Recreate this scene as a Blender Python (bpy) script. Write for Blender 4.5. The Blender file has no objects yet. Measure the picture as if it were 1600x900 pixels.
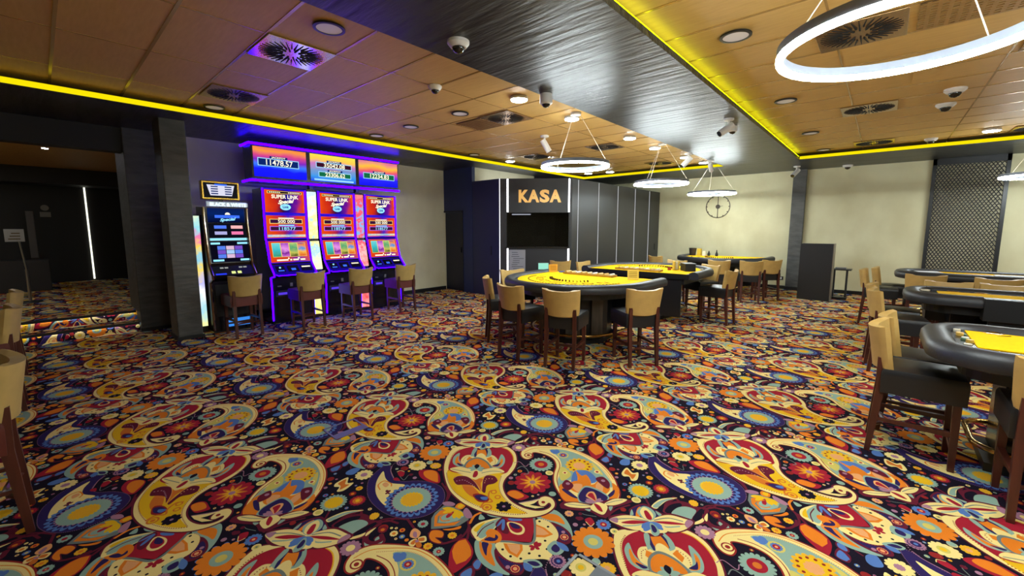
import bpy, bmesh, math, random
import numpy as np
from mathutils import Matrix, Vector
C = bpy.context.scene
COL = C.collection
# ------------------------------------------------------------------ camera, world, exposure
cam = bpy.data.cameras.new('camera'); camo = bpy.data.objects.new('camera', cam); COL.objects.link(camo)
cam.sensor_fit = 'HORIZONTAL'; cam.sensor_width = 36.0; cam.lens = 652.0/1600*36.0; cam.shift_y = -15.0/1600; cam.clip_start = .05
def _axes():
    X = np.array([582.0, 358-435.0, 652.0]); up = np.array([0, -652.0, 358-435.0]); up /= np.linalg.norm(up)
    X = X/np.linalg.norm(X); X = X-up*(X@up); X /= np.linalg.norm(X); Y = np.cross(up, X)
    return np.stack([X, Y, up])
R = _axes()
M = Matrix(((R[0,0], -R[0,1], -R[0,2], 0), (R[1,0], -R[1,1], -R[1,2], 0), (R[2,0], -R[2,1], -R[2,2], 1.6), (0,0,0,1)))
camo.matrix_world = M
C.camera = camo
w = bpy.data.worlds.new('world'); C.world = w; w.use_nodes = True
w.node_tree.nodes['Background'].inputs[0].default_value = (.02, .02, .025, 1); w.node_tree.nodes['Background'].inputs[1].default_value = 1
C.view_settings.view_transform = 'Standard'; C.view_settings.look = 'None'; C.view_settings.gamma = 1; C.view_settings.exposure = 0.0
C.view_settings.use_curve_mapping = False
C.cycles.max_bounces = 8; C.cycles.diffuse_bounces = 4; C.cycles.glossy_bounces = 4; C.cycles.sample_clamp_indirect = 6
RING, DOWN, COVE, PURP = 140.0, 90.0, 5.0, 17.0          # strengths of the lamps in the room

# ------------------------------------------------------------------ helpers
def lin(c):
    return tuple((v/255/12.92 if v/255 <= .04045 else ((v/255+.055)/1.055)**2.4) for v in c)+(1.0,)
MATS = {}
def mat(name, col, rough=.5, metal=0, spec=.5, emit=None, es=1.0, noise=0, nscale=(3,3,3), rot=(0,0,0), bump=0, coat=0, col2=None, detail=4, low=.35, high=.65):
    if name in MATS: return MATS[name]
    m = bpy.data.materials.new(name); m.use_nodes = True; nt = m.node_tree; b = nt.nodes['Principled BSDF']
    c = lin(col); b.inputs['Base Color'].default_value = c; b.inputs['Roughness'].default_value = rough; b.inputs['Metallic'].default_value = metal
    b.inputs['Specular IOR Level'].default_value = spec; b.inputs['Coat Weight'].default_value = coat
    if emit is not None:
        b.inputs['Emission Color'].default_value = lin(emit); b.inputs['Emission Strength'].default_value = es
    if noise or col2 or bump:
        tc = nt.nodes.new('ShaderNodeTexCoord'); mp = nt.nodes.new('ShaderNodeMapping'); mp.inputs['Scale'].default_value = nscale; mp.inputs['Rotation'].default_value = rot
        n = nt.nodes.new('ShaderNodeTexNoise'); n.inputs['Scale'].default_value = 1; n.inputs['Detail'].default_value = detail
        nt.links.new(tc.outputs['Object'], mp.inputs['Vector']); nt.links.new(mp.outputs[0], n.inputs['Vector'])
        r = nt.nodes.new('ShaderNodeValToRGB'); r.color_ramp.elements[0].position = low; r.color_ramp.elements[1].position = high
        if col2: c1, c2 = c, lin(col2)
        else: c1 = tuple(v*(1-noise) for v in c[:3])+(1,); c2 = tuple(min(1, v*(1+noise)) for v in c[:3])+(1,)
        r.color_ramp.elements[0].color = c1; r.color_ramp.elements[1].color = c2
        nt.links.new(n.outputs['Fac'], r.inputs['Fac'])
        if noise or col2: nt.links.new(r.outputs['Color'], b.inputs['Base Color'])
        if bump:
            bp = nt.nodes.new('ShaderNodeBump'); bp.inputs['Strength'].default_value = bump; bp.inputs['Distance'].default_value = .02
            nt.links.new(n.outputs['Fac'], bp.inputs['Height']); nt.links.new(bp.outputs[0], b.inputs['Normal'])
    MATS[name] = m
    return m
def emat(name, col, s):
    if name in MATS: return MATS[name]
    m = bpy.data.materials.new(name); m.use_nodes = True; nt = m.node_tree; nt.nodes.clear()
    e = nt.nodes.new('ShaderNodeEmission'); e.inputs[0].default_value = lin(col); e.inputs[1].default_value = s
    o = nt.nodes.new('ShaderNodeOutputMaterial'); nt.links.new(e.outputs[0], o.inputs[0]); MATS[name] = m
    return m
def gradmat(name, stops, axis, lo, hi, s=1.0, wob=0.15, nsc=6.0):
    """lit screen: colours run along one object axis (0 x, 2 z) with a swirl of noise"""
    if name in MATS: return MATS[name]
    m = bpy.data.materials.new(name); m.use_nodes = True; nt = m.node_tree; nt.nodes.clear()
    tc = nt.nodes.new('ShaderNodeTexCoord'); sp = nt.nodes.new('ShaderNodeSeparateXYZ'); nt.links.new(tc.outputs['Object'], sp.inputs[0])
    mr = nt.nodes.new('ShaderNodeMapRange'); mr.inputs['From Min'].default_value = lo; mr.inputs['From Max'].default_value = hi
    nt.links.new(sp.outputs[axis], mr.inputs['Value'])
    n = nt.nodes.new('ShaderNodeTexNoise'); n.inputs['Scale'].default_value = nsc; nt.links.new(tc.outputs['Object'], n.inputs['Vector'])
    ma = nt.nodes.new('ShaderNodeMath'); ma.operation = 'MULTIPLY_ADD'; ma.inputs[1].default_value = wob*2; nt.links.new(n.outputs['Fac'], ma.inputs[0])
    ms = nt.nodes.new('ShaderNodeMath'); ms.operation = 'SUBTRACT'; ms.inputs[1].default_value = wob; nt.links.new(mr.outputs[0], ms.inputs[0]); nt.links.new(ms.outputs[0], ma.inputs[2])
    r = nt.nodes.new('ShaderNodeValToRGB'); cr = r.color_ramp
    while len(cr.elements) < len(stops): cr.elements.new(.5)
    for e, (p, c) in zip(cr.elements, stops): e.position = p; e.color = lin(c)
    nt.links.new(ma.outputs[0], r.inputs['Fac'])
    e = nt.nodes.new('ShaderNodeEmission'); e.inputs[1].default_value = s; nt.links.new(r.outputs[0], e.inputs[0])
    o = nt.nodes.new('ShaderNodeOutputMaterial'); nt.links.new(e.outputs[0], o.inputs[0]); MATS[name] = m
    return m

class MB:
    def __init__(s): s.v = []; s.f = []; s.sm = False
    def add(s, vs, fs):
        k = len(s.v); s.v += [tuple(map(float, p)) for p in vs]; s.f += [tuple(i+k for i in q) for q in fs]; return s
    def box(s, x0, x1, y0, y1, z0, z1, b=0, T=None):
        bm = bmesh.new(); bmesh.ops.create_cube(bm, size=1)
        for v in bm.verts: v.co = Vector(((x0+x1)/2+v.co.x*(x1-x0), (y0+y1)/2+v.co.y*(y1-y0), (z0+z1)/2+v.co.z*(z1-z0)))
        if b: bmesh.ops.bevel(bm, geom=list(bm.edges), offset=b, segments=3 if b > .008 else 2, affect='EDGES', profile=.5)
        return s.bm(bm, T)
    def bm(s, bm, T=None):
        if T is not None: bm.transform(T)
        bm.verts.index_update(); s.add([v.co[:] for v in bm.verts], [[v.index for v in f.verts] for f in bm.faces]); bm.free(); return s
    def hexa(s, b, t):   # two quads bottom/top
        return s.add(list(b)+list(t), [(3,2,1,0), (4,5,6,7)]+[(i, (i+1)%4, 4+(i+1)%4, 4+i) for i in range(4)])
    def bar(s, p, q, a, b=None, up=(0,0,1)):
        p, q = Vector(p), Vector(q); b = b or a; d = (q-p).normalized(); u = Vector(up)
        if abs(d.dot(u)) > .95: u = Vector((1,0,0))
        r = d.cross(u).normalized(); u = r.cross(d)
        sq = lambda c, k: [c+r*x*k/2+u*y*k/2 for x, y in ((-1,-1),(1,-1),(1,1),(-1,1))]
        return s.hexa(sq(p, a), sq(q, b))
    def prism(s, poly, z0, z1):
        n = len(poly); s.add([(x,y,z0) for x,y in poly]+[(x,y,z1) for x,y in poly], [tuple(range(n-1,-1,-1)), tuple(range(n,2*n))]+[(i,(i+1)%n,n+(i+1)%n,n+i) for i in range(n)]); return s
    def prismx(s, poly, x0, x1):  # polygon in (y,z) extruded along x
        n = len(poly); s.add([(x0,y,z) for y,z in poly]+[(x1,y,z) for y,z in poly], [tuple(range(n)), tuple(range(2*n-1,n-1,-1))]+[(i,n+i,n+(i+1)%n,(i+1)%n) for i in range(n)]); return s
    def lathe(s, prof, c=(0,0,0), n=24, cap=True):
        vs = []; fs = []; m = len(prof)
        for k in range(n):
            a = 2*math.pi*k/n
            for r, z in prof: vs.append((c[0]+r*math.cos(a), c[1]+r*math.sin(a), c[2]+z))
        for k in range(n):
            for j in range(m-1):
                k2 = (k+1) % n; fs.append((k*m+j, k2*m+j, k2*m+j+1, k*m+j+1))
        if cap:
            fs.append(tuple(k*m for k in range(n-1,-1,-1))); fs.append(tuple(k*m+m-1 for k in range(n)))
        return s.add(vs, fs)
    def ring(s, sect, R_, c=(0,0,0), n=64):   # closed (r,z) section swept round a circle
        vs = []; fs = []; m = len(sect)
        for k in range(n):
            a = 2*math.pi*k/n
            for r, z in sect: vs.append((c[0]+(R_+r)*math.cos(a), c[1]+(R_+r)*math.sin(a), c[2]+z))
        for k in range(n):
            for j in range(m): fs.append((k*m+j, ((k+1)%n)*m+j, ((k+1)%n)*m+(j+1)%m, k*m+(j+1)%m))
        return s.add(vs, fs)
    def sweep(s, path, sect, z, cap=True):  # section (offset, height) carried along a flat path
        P = [Vector((p[0], p[1], 0)) for p in path]; n = len(P); m = len(sect); vs = []
        for i in range(n):
            d = (P[min(i+1,n-1)]-P[max(i-1,0)]).normalized(); r = Vector((d.y, -d.x, 0))
            k = 1.0
            for o, h in sect: q = P[i]+r*o*k; vs.append((q.x, q.y, z+h))
        fs = [(i*m+j, (i+1)*m+j, (i+1)*m+(j+1)%m, i*m+(j+1)%m) for i in range(n-1) for j in range(m)]
        if cap: fs += [tuple(range(m)), tuple(range((n-1)*m+m-1, (n-1)*m-1, -1))]
        return s.add(vs, fs)
    def tube(s, pts, r, n=8, closed=False):
        P = [Vector(p) for p in pts]; N = len(P); vs = []; u = None
        for i in range(N):
            d = (P[(i+1)%N]-P[i-1] if closed else P[min(i+1,N-1)]-P[max(i-1,0)]).normalized()
            if u is None: u = d.orthogonal().normalized()
            u = (u-d*u.dot(d)).normalized(); v = d.cross(u)
            for k in range(n):
                a = 2*math.pi*k/n; vs.append(P[i]+(u*math.cos(a)+v*math.sin(a))*r)
        fs = [(i*n+k, i*n+(k+1)%n, ((i+1)%N)*n+(k+1)%n, ((i+1)%N)*n+k) for i in range(N if closed else N-1) for k in range(n)]
        if not closed: fs += [tuple(range(n-1,-1,-1)), tuple(range((N-1)*n, N*n))]
        return s.add(vs, fs)
    def sphere(s, c, r, n=16, m=10, z0=-1, z1=1):
        prof = []
        for j in range(m+1):
            t = z0+(z1-z0)*j/m; a = math.asin(max(-1, min(1, t))); prof.append((max(r*math.cos(a), 1e-4), r*math.sin(a)))
        return s.lathe(prof, c, n)
    def mesh(s, name, m, smooth=False):
        me = bpy.data.meshes.new(name); me.from_pydata(s.v, [], s.f); me.materials.append(m)
        bm = bmesh.new(); bm.from_mesh(me); bmesh.ops.recalc_face_normals(bm, faces=bm.faces); bm.to_mesh(me); bm.free()
        if smooth:
            for p in me.polygons: p.use_smooth = True
            me.set_sharp_from_angle(angle=math.radians(40))
        return me
    def build(s, name, m, parent=None, smooth=False, label=None):
        o = bpy.data.objects.new(name, s.mesh(name, m, smooth)); COL.objects.link(o)
        if parent is not None: o.parent = parent
        if label: o['label'] = label
        return o
def tag(o, label, cat, group=None):
    o['label'] = label; o['category'] = cat
    if group: o['group'] = group
    return o
def thing(name, label, cat, loc=(0,0,0), rz=0, group=None):
    o = bpy.data.objects.new(name, None); COL.objects.link(o); o.location = loc; o.rotation_euler = (0,0,rz); o.empty_display_size = .1
    return tag(o, label, cat, group)
def struct(name, mb, m, smooth=False):
    o = mb.build(name, m, None, smooth); o['kind'] = 'structure'; return o
def copy_tree(o, parent=None):
    c = o.copy(); COL.objects.link(c); c.parent = parent
    for ch in [x for x in o.children]: copy_tree(ch, c)
    return c
def dup(o, loc, rz, label, group=None):
    c = copy_tree(o); c.location = loc; c.rotation_euler = (0,0,rz); c['label'] = label
    if group: c['group'] = group
    return c
def text(name, body, size, m, parent, loc, rot, ext=.002, bold=0.0, width=None, align='CENTER', label=None, shear=0):
    cu = bpy.data.curves.new(name, 'FONT'); cu.body = body; cu.size = size; cu.extrude = ext; cu.offset = bold; cu.align_x = align; cu.align_y = 'CENTER'; cu.resolution_u = 3; cu.shear = shear
    t = bpy.data.objects.new(name, cu); COL.objects.link(t); bpy.context.view_layer.update()
    me = bpy.data.meshes.new_from_object(t.evaluated_get(bpy.context.evaluated_depsgraph_get())); me.name = name
    bpy.data.objects.remove(t); bpy.data.curves.remove(cu)
    xs = [v.co.x for v in me.vertices]; 
    if width and xs:
        k = width/(max(xs)-min(xs))
        for v in me.vertices: v.co.x *= k
    me.materials.clear(); me.materials.append(m)
    o = bpy.data.objects.new(name, me); COL.objects.link(o); o.parent = parent; o.location = loc; o.rotation_euler = rot
    if label: o['label'] = label
    return o
PI = math.pi
# ---- carpet motifs: kind, colour, points in mm, size
TILE = [["f","b",[[2051,1525]],12.0,0],
["f","b",[[2023,1477]],12.0,0],
["f","b",[[1976,1449]],12.0,0],
["f","b",[[1920,1449]],12.0,0],
["f","b",[[1873,1477]],12.0,0],
["f","b",[[1845,1525]],12.0,0],
["f","b",[[1845,1580]],12.0,0],
["f","b",[[1873,1628]],12.0,0],
["f","b",[[1920,1656]],12.0,0],
["f","b",[[1976,1656]],12.0,0],
["f","b",[[2023,1628]],12.0,0],
["f","b",[[2051,1580]],12.0,0],
["f","b",[[1859,976]],11.0,0],
["f","b",[[1839,934]],11.0,0],
["f","b",[[1803,905]],11.0,0],
["f","b",[[1757,895]],11.0,0],
["f","b",[[1712,905]],11.0,0],
["f","b",[[1676,934]],11.0,0],
["f","b",[[1656,976]],11.0,0],
["f","b",[[1656,1023]],11.0,0],
["f","b",[[1676,1065]],11.0,0],
["f","b",[[1712,1093]],11.0,0],
["f","b",[[1757,1104]],11.0,0],
["f","b",[[1803,1093]],11.0,0],
["f","b",[[1839,1064]],11.0,0],
["f","b",[[1859,1023]],11.0,0],
["l","m",[[1048,2125],[1090,2126],[1071,2082],[1068,2003],[1108,1947],[1143,1928],[1166,1871]],14,0],
["l","m",[[936,2120],[1003,2137],[1089,2116]],14,0],
["l","m",[[918,2072],[977,2095],[1028,2078]],14,0],
["l","m",[[936,1986],[966,1925],[1027,1930],[1085,1943]],14,0],
["l","m",[[850,1967],[927,1968],[957,1962]],14,0],
["l","m",[[980,1882],[989,1916],[1033,1933],[1100,1935]],14,0],
["l","m",[[1219,1852],[1201,1763],[1194,1723]],14,0],
["l","m",[[1144,1653],[1116,1615]],14,0],
["l","m",[[1233,1679],[1208,1625],[1235,1568],[1288,1543],[1336,1544]],14,0],
["l","m",[[2273,949],[2225,902]],12,0],
["l","m",[[1973,1040],[2067,1026],[2149,989]],12,0],
["l","m",[[2413,642],[2331,623],[2271,568]],12,0],
["l","m",[[2332,853],[2346,766],[2434,626],[2517,615]],12,0],
["l","m",[[1918,1291],[1879,1279],[1944,1165],[1961,1040]],12,0],
["l","m",[[1433,1593],[1399,1549],[1345,1503],[1337,1502]],14,0],
["l","o",[[1532,1590],[1485,1598],[1430,1575]],14,0],
["l","m",[[1258,1555],[1313,1529],[1372,1540],[1413,1564]],12,0],
["l","m",[[1405,1542],[1371,1492],[1380,1435],[1408,1385]],10,0],
["l","m",[[1271,1287],[1255,1259]],9,0],
["l","m",[[1547,1932],[1522,1858],[1460,1816]],16,0],
["l","m",[[2338,1939],[2385,1966],[2455,1942],[2525,1850]],10,0],
["l","m",[[1557,1972],[1521,1874],[1475,1828]],12,0],
["s","m",[[2224,822],[2303,829],[2372,794],[2397,736],[2385,668],[2288,660],[2235,675],[2214,736],[2222,785]]],
["s","k",[[2236,815],[2306,812],[2361,777],[2341,758],[2272,781],[2230,782]]],
["s","t",[[2240,778],[2311,771],[2356,734],[2359,683],[2293,678],[2250,683],[2235,738]]],
["s","c",[[2224,889],[2308,880],[2358,850],[2401,804],[2331,840],[2257,853],[2222,858]]],
["s","t",[[2230,883],[2302,872],[2350,847],[2377,820],[2309,850],[2235,857]]],
["s","k",[[2285,675],[2385,668],[2387,652],[2316,641],[2249,653]]],
["s","c",[[2246,657],[2294,639],[2336,630],[2288,621],[2240,644]]],
["l","m",[[984,1886],[969,1850],[979,1817],[1008,1806],[1038,1816],[1045,1844],[1030,1852]],34,0],
["l","t",[[983,1879],[970,1848],[980,1819],[1008,1810],[1034,1821],[1038,1844]],20,0],
["f","t",[[1035,1838]],23.0,0],
["l","m",[[2332,1933],[2291,1889],[2300,1841],[2345,1828],[2361,1856]],26,0],
["s","r",[[1167,1443],[1227,1501],[1285,1524],[1336,1508],[1313,1429],[1276,1393],[1225,1378],[1151,1383],[1144,1406]]],
["p","o",[[1233,1494],[1268,1516],[1300,1521],[1332,1503],[1315,1454],[1297,1422],[1277,1402],[1236,1397],[1192,1414],[1207,1455]]],
["s","r",[[1509,2140],[1545,2196],[1586,2170],[1619,2103],[1581,2020],[1541,1992],[1508,2066]]],
["s","o",[[1537,2136],[1564,2165],[1602,2141],[1611,2092],[1571,2031],[1544,2007],[1528,2080]]],
["s","r",[[1753,1596],[1792,1602],[1820,1571],[1822,1509],[1817,1474],[1761,1493],[1747,1544]]],
["s","o",[[1759,1597],[1792,1593],[1813,1565],[1807,1505],[1760,1515],[1749,1559]]],
["s","m",[[2465,1361],[2540,1354],[2515,1305],[2455,1307]]],
["s","b",[[2470,1355],[2527,1347],[2504,1317],[2462,1315]]],
["s","b",[[2521,1243],[2572,1247],[2606,1213],[2540,1181],[2506,1214]]],
["s","b",[[2560,1365],[2597,1358],[2579,1322],[2543,1329]]],
["s","m",[[1242,1359],[1278,1367],[1286,1333],[1251,1309],[1228,1320]]],
["s","b",[[1246,1354],[1277,1360],[1280,1335],[1248,1317],[1235,1327]]],
["s","b",[[1175,1341],[1203,1348],[1205,1323],[1180,1305],[1167,1321]]],
["p","g",[[1259,1698],[1311,1763],[1353,1786],[1428,1798],[1466,1731],[1464,1632],[1443,1600],[1373,1605],[1304,1656]]],
["p","o",[[1282,1701],[1335,1763],[1386,1777],[1423,1751],[1395,1738],[1348,1749],[1309,1710],[1335,1674],[1381,1642],[1408,1626],[1359,1627]]],
["p","t",[[1316,1709],[1354,1742],[1395,1738],[1451,1675],[1445,1639],[1395,1640],[1346,1668]]],
["s","v",[[1440,1823],[1473,1800],[1482,1760],[1460,1754],[1432,1793]]],
["s","v",[[1466,1672],[1502,1683],[1490,1631],[1468,1599],[1444,1619]]],
["s","y",[[1451,1719],[1422,1737],[1408,1760],[1407,1783],[1429,1774],[1445,1752]]],
["s","y",[[1451,1719],[1418,1720],[1394,1733],[1383,1752],[1405,1755],[1430,1744]]],
["s","y",[[1451,1719],[1437,1689],[1417,1671],[1395,1668],[1400,1690],[1419,1708]]],
["s","y",[[1451,1719],[1450,1683],[1437,1657],[1416,1644],[1412,1669],[1424,1695]]],
["s","y",[[1451,1719],[1460,1687],[1456,1661],[1441,1644],[1431,1664],[1434,1691]]],
["s","r",[[1377,1716],[1408,1723],[1432,1711],[1394,1697],[1372,1700]]],
["l","o",[[1417,1714],[1385,1735],[1350,1732],[1341,1701],[1369,1676]],8,0],
["s","o",[[1462,1736],[1498,1748],[1523,1721],[1508,1699],[1471,1697]]],
["s","y",[[1474,1730],[1496,1736],[1514,1721],[1503,1708],[1476,1708]]],
["s","o",[[1299,1649],[1341,1615],[1381,1596],[1362,1584],[1318,1615]]],
["s","n",[[1201,2254],[1261,2345],[1341,2396],[1425,2423],[1450,2394],[1406,2313],[1384,2243],[1404,2177],[1471,2112],[1517,2032],[1530,1951],[1502,1880],[1450,1827],[1379,1800],[1310,1803],[1244,1840],[1193,1907],[1163,1997],[1160,2104],[1173,2186]]],
["d","v",[[1201,2254],[1261,2345],[1341,2396],[1425,2423],[1450,2394],[1406,2313],[1384,2243],[1404,2177],[1471,2112],[1517,2032],[1530,1951],[1502,1880],[1450,1827],[1379,1800],[1310,1803],[1244,1840],[1193,1907],[1163,1997],[1160,2104],[1173,2186]],4,9,1],
["s","c",[[1382,2370],[1350,2290],[1346,2216],[1392,2134],[1313,2127],[1255,2110],[1203,2051],[1207,2132],[1235,2216],[1296,2305]]],
["l","o",[[1262,2210],[1280,2260],[1327,2270],[1342,2216],[1328,2188]],8,0],
["s","p",[[1300,2246],[1327,2251],[1328,2214],[1298,2204]]],
["s","m",[[1280,2147],[1273,2160],[1275,2170],[1285,2176],[1292,2168],[1291,2157]]],
["s","m",[[1280,2147],[1272,2140],[1264,2140],[1259,2147],[1264,2153],[1271,2154]]],
["s","m",[[1280,2147],[1285,2158],[1293,2161],[1301,2158],[1299,2149],[1292,2145]]],
["s","m",[[1280,2147],[1284,2138],[1282,2132],[1275,2129],[1271,2135],[1272,2142]]],
["f","b",[[1338,1984]],157.5,24],
["f","n",[[1338,1984]],135.4,24],
["f","v",[[1338,1984]],121.2,30],
["f","t",[[1338,1984]],111.8,0],
["f","y",[[1338,1984]],69.3,20],
["f","Y",[[1338,1984]],56.7,0],
["s","t",[[1360,1458],[1312,1413],[1283,1353],[1277,1287],[1295,1218],[1316,1182],[1333,1225],[1342,1286],[1370,1330],[1408,1358],[1412,1390],[1391,1432]]],
["s","o",[[1364,1435],[1323,1383],[1305,1328],[1307,1269],[1331,1299],[1358,1343],[1395,1373],[1389,1393],[1360,1376],[1326,1345],[1343,1387],[1372,1426]]],
["s","n",[[1373,1424],[1391,1395],[1362,1375],[1326,1345],[1340,1381]]],
["s","m",[[1383,1342],[1341,1296],[1321,1231],[1325,1179],[1349,1145],[1386,1149],[1415,1179],[1392,1221],[1380,1285]]],
["s","n",[[1361,1298],[1338,1235],[1338,1179],[1367,1155],[1400,1172],[1383,1207],[1368,1257]]],
["s","t",[[1714,1340],[1771,1320],[1822,1296],[1821,1241],[1788,1171],[1745,1119],[1693,1082],[1731,1155],[1734,1232],[1706,1296]]],
["s","o",[[1728,1313],[1778,1295],[1799,1255],[1789,1212],[1765,1181],[1752,1227],[1731,1278]]],
["s","m",[[1729,1246],[1743,1186],[1728,1119],[1683,1084],[1644,1096],[1638,1135],[1697,1183]]],
["s","n",[[1721,1205],[1730,1165],[1708,1112],[1665,1104],[1659,1139]]],
["s","c",[[1411,1364],[1454,1342],[1543,1233],[1670,1314],[1714,1302],[1726,1256],[1707,1196],[1670,1155],[1618,1140],[1561,1115],[1519,1087],[1495,1122],[1458,1159],[1407,1189],[1382,1229],[1377,1271],[1386,1321]]],
["d","r",[[1391,1341],[1370,1288],[1378,1226],[1406,1188]],5,12,0],
["d","r",[[1714,1302],[1726,1256],[1707,1196],[1672,1153],[1619,1138]],5,12,0],
["d","k",[[1409,1312],[1402,1264],[1411,1209],[1473,1205],[1485,1153],[1563,1147],[1593,1186],[1628,1184],[1683,1213],[1691,1260],[1693,1304]],14,60,0],
["s","c",[[1398,1530],[1451,1541],[1510,1519],[1570,1475],[1514,1449],[1413,1435],[1369,1443],[1375,1488]]],
["s","t",[[1409,1498],[1468,1511],[1522,1497],[1567,1473],[1503,1452],[1417,1440],[1387,1455]]],
["s","y",[[1406,1521],[1444,1528],[1489,1519],[1452,1509],[1409,1498]]],
["l","m",[[1387,1474],[1449,1492],[1521,1483]],6,0],
["p","r",[[1442,1393],[1509,1445],[1582,1473],[1693,1342],[1633,1285],[1541,1235],[1475,1324],[1447,1360]]],
["l","g",[[1443,1357],[1471,1321],[1538,1229],[1630,1279],[1693,1336]],14,0],
["s","m",[[1539,1473],[1579,1470],[1573,1425],[1516,1367],[1496,1380],[1495,1411],[1508,1456]]],
["s","b",[[1506,1448],[1557,1463],[1572,1457],[1529,1443]]],
["s","b",[[1515,1418],[1564,1456],[1572,1447],[1531,1410],[1508,1401]]],
["s","b",[[1593,1443],[1622,1416],[1641,1384],[1629,1377],[1596,1413]]],
["s","c",[[1564,1424],[1588,1412],[1607,1365],[1597,1325],[1566,1306],[1538,1318],[1525,1357],[1540,1389]]],
["s","r",[[1568,1414],[1587,1398],[1596,1362],[1589,1334],[1564,1322],[1541,1339],[1542,1378]]],
["s","n",[[1576,1415],[1590,1389],[1590,1354],[1576,1344],[1559,1368],[1561,1391]]],
["s","o",[[1377,1438],[1416,1432],[1435,1458],[1467,1463],[1485,1431],[1476,1384],[1441,1357],[1403,1380],[1387,1409]]],
["s","n",[[1394,1429],[1425,1422],[1439,1397],[1460,1411],[1456,1387],[1429,1380],[1405,1402]]],
["s","o",[[1437,1447],[1465,1454],[1471,1428],[1453,1410],[1436,1419]]],
["p","o",[[1442,1337],[1500,1259],[1472,1233],[1418,1221],[1412,1274],[1422,1306]]],
["p","p",[[1450,1320],[1490,1268],[1468,1246],[1430,1237],[1427,1275]]],
["p","o",[[1662,1298],[1672,1246],[1662,1183],[1615,1203],[1587,1239]]],
["p","p",[[1653,1288],[1660,1249],[1651,1201],[1625,1216],[1601,1247]]],
["s","r",[[1530,1202],[1517,1209],[1512,1218],[1515,1228],[1526,1225],[1531,1217]]],
["s","r",[[1530,1202],[1517,1194],[1506,1194],[1498,1203],[1506,1211],[1517,1211]]],
["s","r",[[1530,1202],[1540,1218],[1553,1222],[1566,1216],[1560,1204],[1548,1198]]],
["s","r",[[1530,1202],[1549,1210],[1564,1205],[1571,1192],[1558,1184],[1543,1187]]],
["s","r",[[1530,1202],[1539,1191],[1539,1181],[1532,1173],[1524,1180],[1523,1190]]],
["s","t",[[1421,1189],[1458,1163],[1471,1131],[1461,1099],[1431,1113],[1415,1144]]],
["s","n",[[1430,1169],[1452,1151],[1460,1131],[1456,1111],[1438,1121],[1429,1141]]],
["s","t",[[1632,1150],[1627,1094],[1598,1074],[1555,1087],[1551,1132],[1576,1156]]],
["s","n",[[1613,1135],[1609,1106],[1594,1094],[1571,1099],[1569,1123],[1583,1136]]],
["s","b",[[1415,1179],[1426,1150],[1420,1129],[1400,1118],[1388,1137],[1392,1159]]],
["s","b",[[1631,1138],[1643,1104],[1638,1076],[1620,1057],[1607,1080],[1610,1108]]],
["f","m",[[1685,1128]],25.3,0],
["f","p",[[1685,1128]],22.8,14],
["f","r",[[1685,1128]],17.7,0],
["f","p",[[1685,1128]],10.1,0],
["f","m",[[1360,1186]],25.9,0],
["f","p",[[1360,1186]],23.3,14],
["f","r",[[1360,1186]],18.1,0],
["f","p",[[1360,1186]],10.4,0],
["f","v",[[1712,1153]],10.3,0],
["f","v",[[1344,1219]],10.9,0],
["f","v",[[1530,1061]],42.7,16],
["f","n",[[1530,1061]],32.0,0],
["f","b",[[1530,1061]],17.1,0],
["d","v",[[1503,1097],[1460,1081],[1433,1050]],6,14,0],
["s","t",[[1481,1559],[1518,1583],[1509,1539]]],
["s","t",[[1541,1557],[1545,1519],[1582,1473],[1565,1552]]],
["s","c",[[2152,1826],[2210,1854],[2278,1839],[2344,1784],[2414,1689],[2454,1596],[2462,1484],[2443,1371],[2395,1266],[2330,1180],[2267,1124],[2204,1076],[2125,1061],[2064,1099],[2002,1154],[1949,1229],[1926,1285],[1960,1352],[2006,1419],[2057,1469],[2122,1511],[2196,1548],[2248,1605],[2261,1669],[2250,1732],[2224,1769],[2181,1737],[2133,1742],[2123,1780]]],
["l","R",[[2152,1826],[2210,1854],[2278,1839],[2344,1784],[2414,1689],[2454,1596],[2462,1484],[2443,1371],[2395,1266],[2330,1180],[2267,1124],[2204,1076],[2125,1061],[2064,1099],[2002,1154],[1949,1229],[1926,1285],[1960,1352],[2006,1419],[2057,1469],[2122,1511],[2196,1548],[2248,1605],[2261,1669],[2250,1732],[2224,1769],[2181,1737],[2133,1742],[2123,1780]],9,1],
["l","o",[[2189,1819],[2281,1798],[2399,1678],[2438,1585],[2445,1473],[2424,1365],[2376,1264],[2313,1180]],5,0],
["l","R",[[2272,1749],[2290,1670],[2267,1585],[2214,1528],[2127,1485],[2063,1444],[2005,1385]],5,0],
["f","R",[[2178,1774]],30.8,0],
["f","c",[[2178,1774]],23.1,0],
["f","R",[[2178,1774]],12.3,0],
["d","r",[[2285,1770],[2383,1667],[2419,1572],[2419,1457],[2393,1347],[2341,1244],[2267,1160]],4,9,0],
["s","t",[[2336,1705],[2389,1651],[2417,1571],[2420,1467],[2394,1356],[2339,1256],[2265,1162],[2224,1156],[2224,1244],[2178,1342],[2099,1394],[2017,1389],[2066,1440],[2150,1479],[2233,1527],[2291,1590],[2318,1651]]],
["s","L",[[2143,1487],[2207,1514],[2217,1483],[2176,1411],[2085,1420]]],
["s","L",[[2394,1387],[2364,1317],[2314,1255],[2319,1308]]],
["s","b",[[2334,1632],[2316,1660],[2319,1682],[2339,1697],[2357,1679],[2357,1656]]],
["s","b",[[2334,1632],[2317,1639],[2311,1651],[2316,1664],[2330,1662],[2337,1651]]],
["s","b",[[2334,1632],[2338,1660],[2352,1672],[2373,1670],[2375,1649],[2362,1635]]],
["s","b",[[2334,1632],[2343,1647],[2354,1650],[2365,1644],[2361,1632],[2350,1627]]],
["f","L",[[2342,1589]],38.9,0],
["f","b",[[2342,1589]],29.2,12],
["f","r",[[2342,1589]],17.5,0],
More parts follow.
